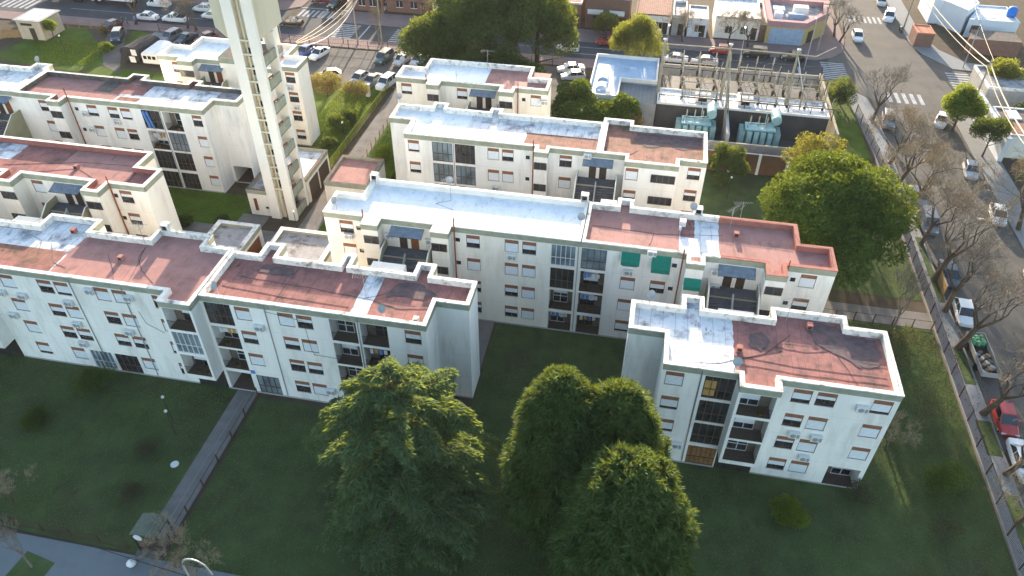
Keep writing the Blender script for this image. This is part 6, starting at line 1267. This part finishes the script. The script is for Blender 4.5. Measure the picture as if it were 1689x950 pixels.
for x in (-81.7,-80.9,-80.1):
    b = MB(); b.box(x,x+.55,105.94,105.99,1.2,1.75,'car_glass'); b.build('window', cp)
for y in (107,110):
    b = MB(); b.lathe((-82.08,y,0.36),[(0,0),(0.36,0),(0.36,0.2),(0,0.2)],'tyre',12,'x'); b.build('wheel', cp)
# open tipper load with green bags at the kerb
sk = thing('skip_trailer',(35.6,59.7,0),'long open trailer loaded with green sacks and rubble at the kerb','trailer')
b = MB(); x0,x1,y0,y1 = 34.8,36.5,56.8,62.6
b.box(x0,x1,y0,y1,0.5,0.6,'iron'); b.box(x0,x0+.06,y0,y1,0.6,1.15,'concrete'); b.box(x1-.06,x1,y0,y1,0.6,1.15,'concrete'); b.box(x0+.06,x1-.06,y0,y0+.06,0.6,1.15,'concrete'); b.box(x0+.06,x1-.06,y1-.06,y1,0.6,1.15,'concrete'); b.build('bed', sk)
for y in (58.2,61.2):
    for x in (34.78,36.54):
        b = MB(); b.lathe((x-.1,y,0.36),[(0,0),(0.36,0),(0.36,0.2),(0,0.2)],'tyre',12,'x'); b.build('wheel', sk)
b = MB()
for k in range(9): b.lathe((35.2+0.45*(k%3),62.1-0.42*(k//3)-0.1*(k%2),0.6),[(0,0),(0.28,0.05),(0.33,0.3),(0.22,0.52),(0,0.6)],'car_green',8)
b.build('sack_load', sk)
b = MB()
for k in range(14): b.obox((35.1+0.3*(k%4)+0.1, 57.4+0.2*k), k*0.8, 0.5, 0.35, 0.6, 0.8+0.05*(k%4), ('concrete','roof_dark','fence_wood')[k%3])
b.build('rubble_load', sk)
bd = thing('board',(34.5,70.4,0),'tall wooden board leaning at the kerb behind the dark blue sedan','board'); b = MB(); b.box(34.35,34.47,69.2,71.8,0.1,1.5,'fence_wood'); b.build('panel', bd)
# three pedestrians
mat('skin',(0.35,0.20,0.13),0.6); mat('hair',(0.03,0.02,0.015),0.7)
def person(label, x, y, a, shirt, trousers, stride):
    r_ = thing('person',(x,y,0.12),label,'person')
    me = bpy.data.meshes.new('body'); j = [(0,0,0.92),(0,0,1.15),(0,0,1.42),(0,0,1.50),(0,-0.01,1.62),(0,-0.01,1.72),
        (0.10,0,0.88),(0.11,-stride*0.5,0.48),(0.11,-stride,0.07),(0.11,-stride-0.13,0.04),(-0.10,0,0.88),(-0.11,stride*0.35,0.48),(-0.11,stride,0.09),(-0.11,stride-0.13,0.04),
        (0.19,0,1.40),(0.24,stride*0.4,1.14),(0.23,stride*0.2,0.88),(0.23,stride*0.15,0.80),(-0.19,0,1.40),(-0.24,-stride*0.4,1.14),(-0.23,-stride*0.7,0.90),(-0.23,-stride*0.8,0.82)]
    e = [(0,1),(1,2),(2,3),(3,4),(4,5),(0,6),(6,7),(7,8),(8,9),(0,10),(10,11),(11,12),(12,13),(2,14),(14,15),(15,16),(16,17),(2,18),(18,19),(19,20),(20,21)]
    rad = [.135,.125,.13,.06,.095,.085,.09,.06,.045,.04,.09,.06,.045,.04,.065,.045,.035,.035,.065,.045,.035,.035]
    me.from_pydata(j, e, []); o = bpy.data.objects.new('body', me); C.objects.link(o); o.parent = r_
    md = o.modifiers.new('skin','SKIN'); md.use_smooth_shade = True; sv = me.skin_vertices[0].data
    for k, q in enumerate(rad): sv[k].radius = (q, q*(0.75 if k < 3 else 1))
    sv[0].use_root = True; o.modifiers.new('sub','SUBSURF').levels = 1; o.modifiers['sub'].render_levels = 1
    me.materials.append(MATS['skin']); 
    bpy.context.view_layer.update(); dg = bpy.context.evaluated_depsgraph_get(); m2 = bpy.data.meshes.new_from_object(o.evaluated_get(dg)); o.modifiers.clear(); o.data = m2; m2.materials.clear()
    for n_ in ('skin', shirt, trousers, 'hair', 'tyre'): m2.materials.append(MATS[n_])
    for p in m2.polygons:
        c = p.center; p.material_index = 3 if (c.z > 1.66 or (c.z > 1.56 and c.y > 0.03)) else (0 if c.z > 1.49 else (1 if c.z > 0.93 and not (abs(c.x) > .17 and c.z < 1.1) else (0 if abs(c.x) > .19 and c.z < 1.1 and c.z > .7 else (4 if c.z < 0.09 else 2))))
    r_.rotation_euler = (0,0,a); return r_
person('person in dark clothes walking on the sidewalk, left of three', -97.0+2.0, 120.9, 1.4, 'car_navy','car_black', 0.22)
person('person in a green top, middle of the three walkers', -94.0, 120.6, 1.8, 'awning_green','car_black', 0.16)
person('person in a blue top, the right one of the three walkers', -93.0, 121.6, 1.2, 'cloth_blue','car_navy', 0.2)
# ---------------------------------------------------------------- air
hm = bpy.data.materials.new('haze_air'); hm.use_nodes = True; N_ = hm.node_tree.nodes
for n_ in list(N_):
    if n_.type == 'BSDF_PRINCIPLED': N_.remove(n_)
pv = N_.new('ShaderNodeVolumePrincipled'); pv.inputs['Color'].default_value = (0.90, 0.93, 1.0, 1); pv.inputs['Density'].default_value = 0.00006; pv.inputs['Anisotropy'].default_value = 0.2
hm.node_tree.links.new(pv.outputs[0], N_['Material Output'].inputs['Volume']); MATS['haze_air'] = hm
b = MB(); b.box(-1600,1600,-700,1900,-1.0,60.0,'haze_air'); hz = b.build('haze'); hz['kind'] = 'stuff'
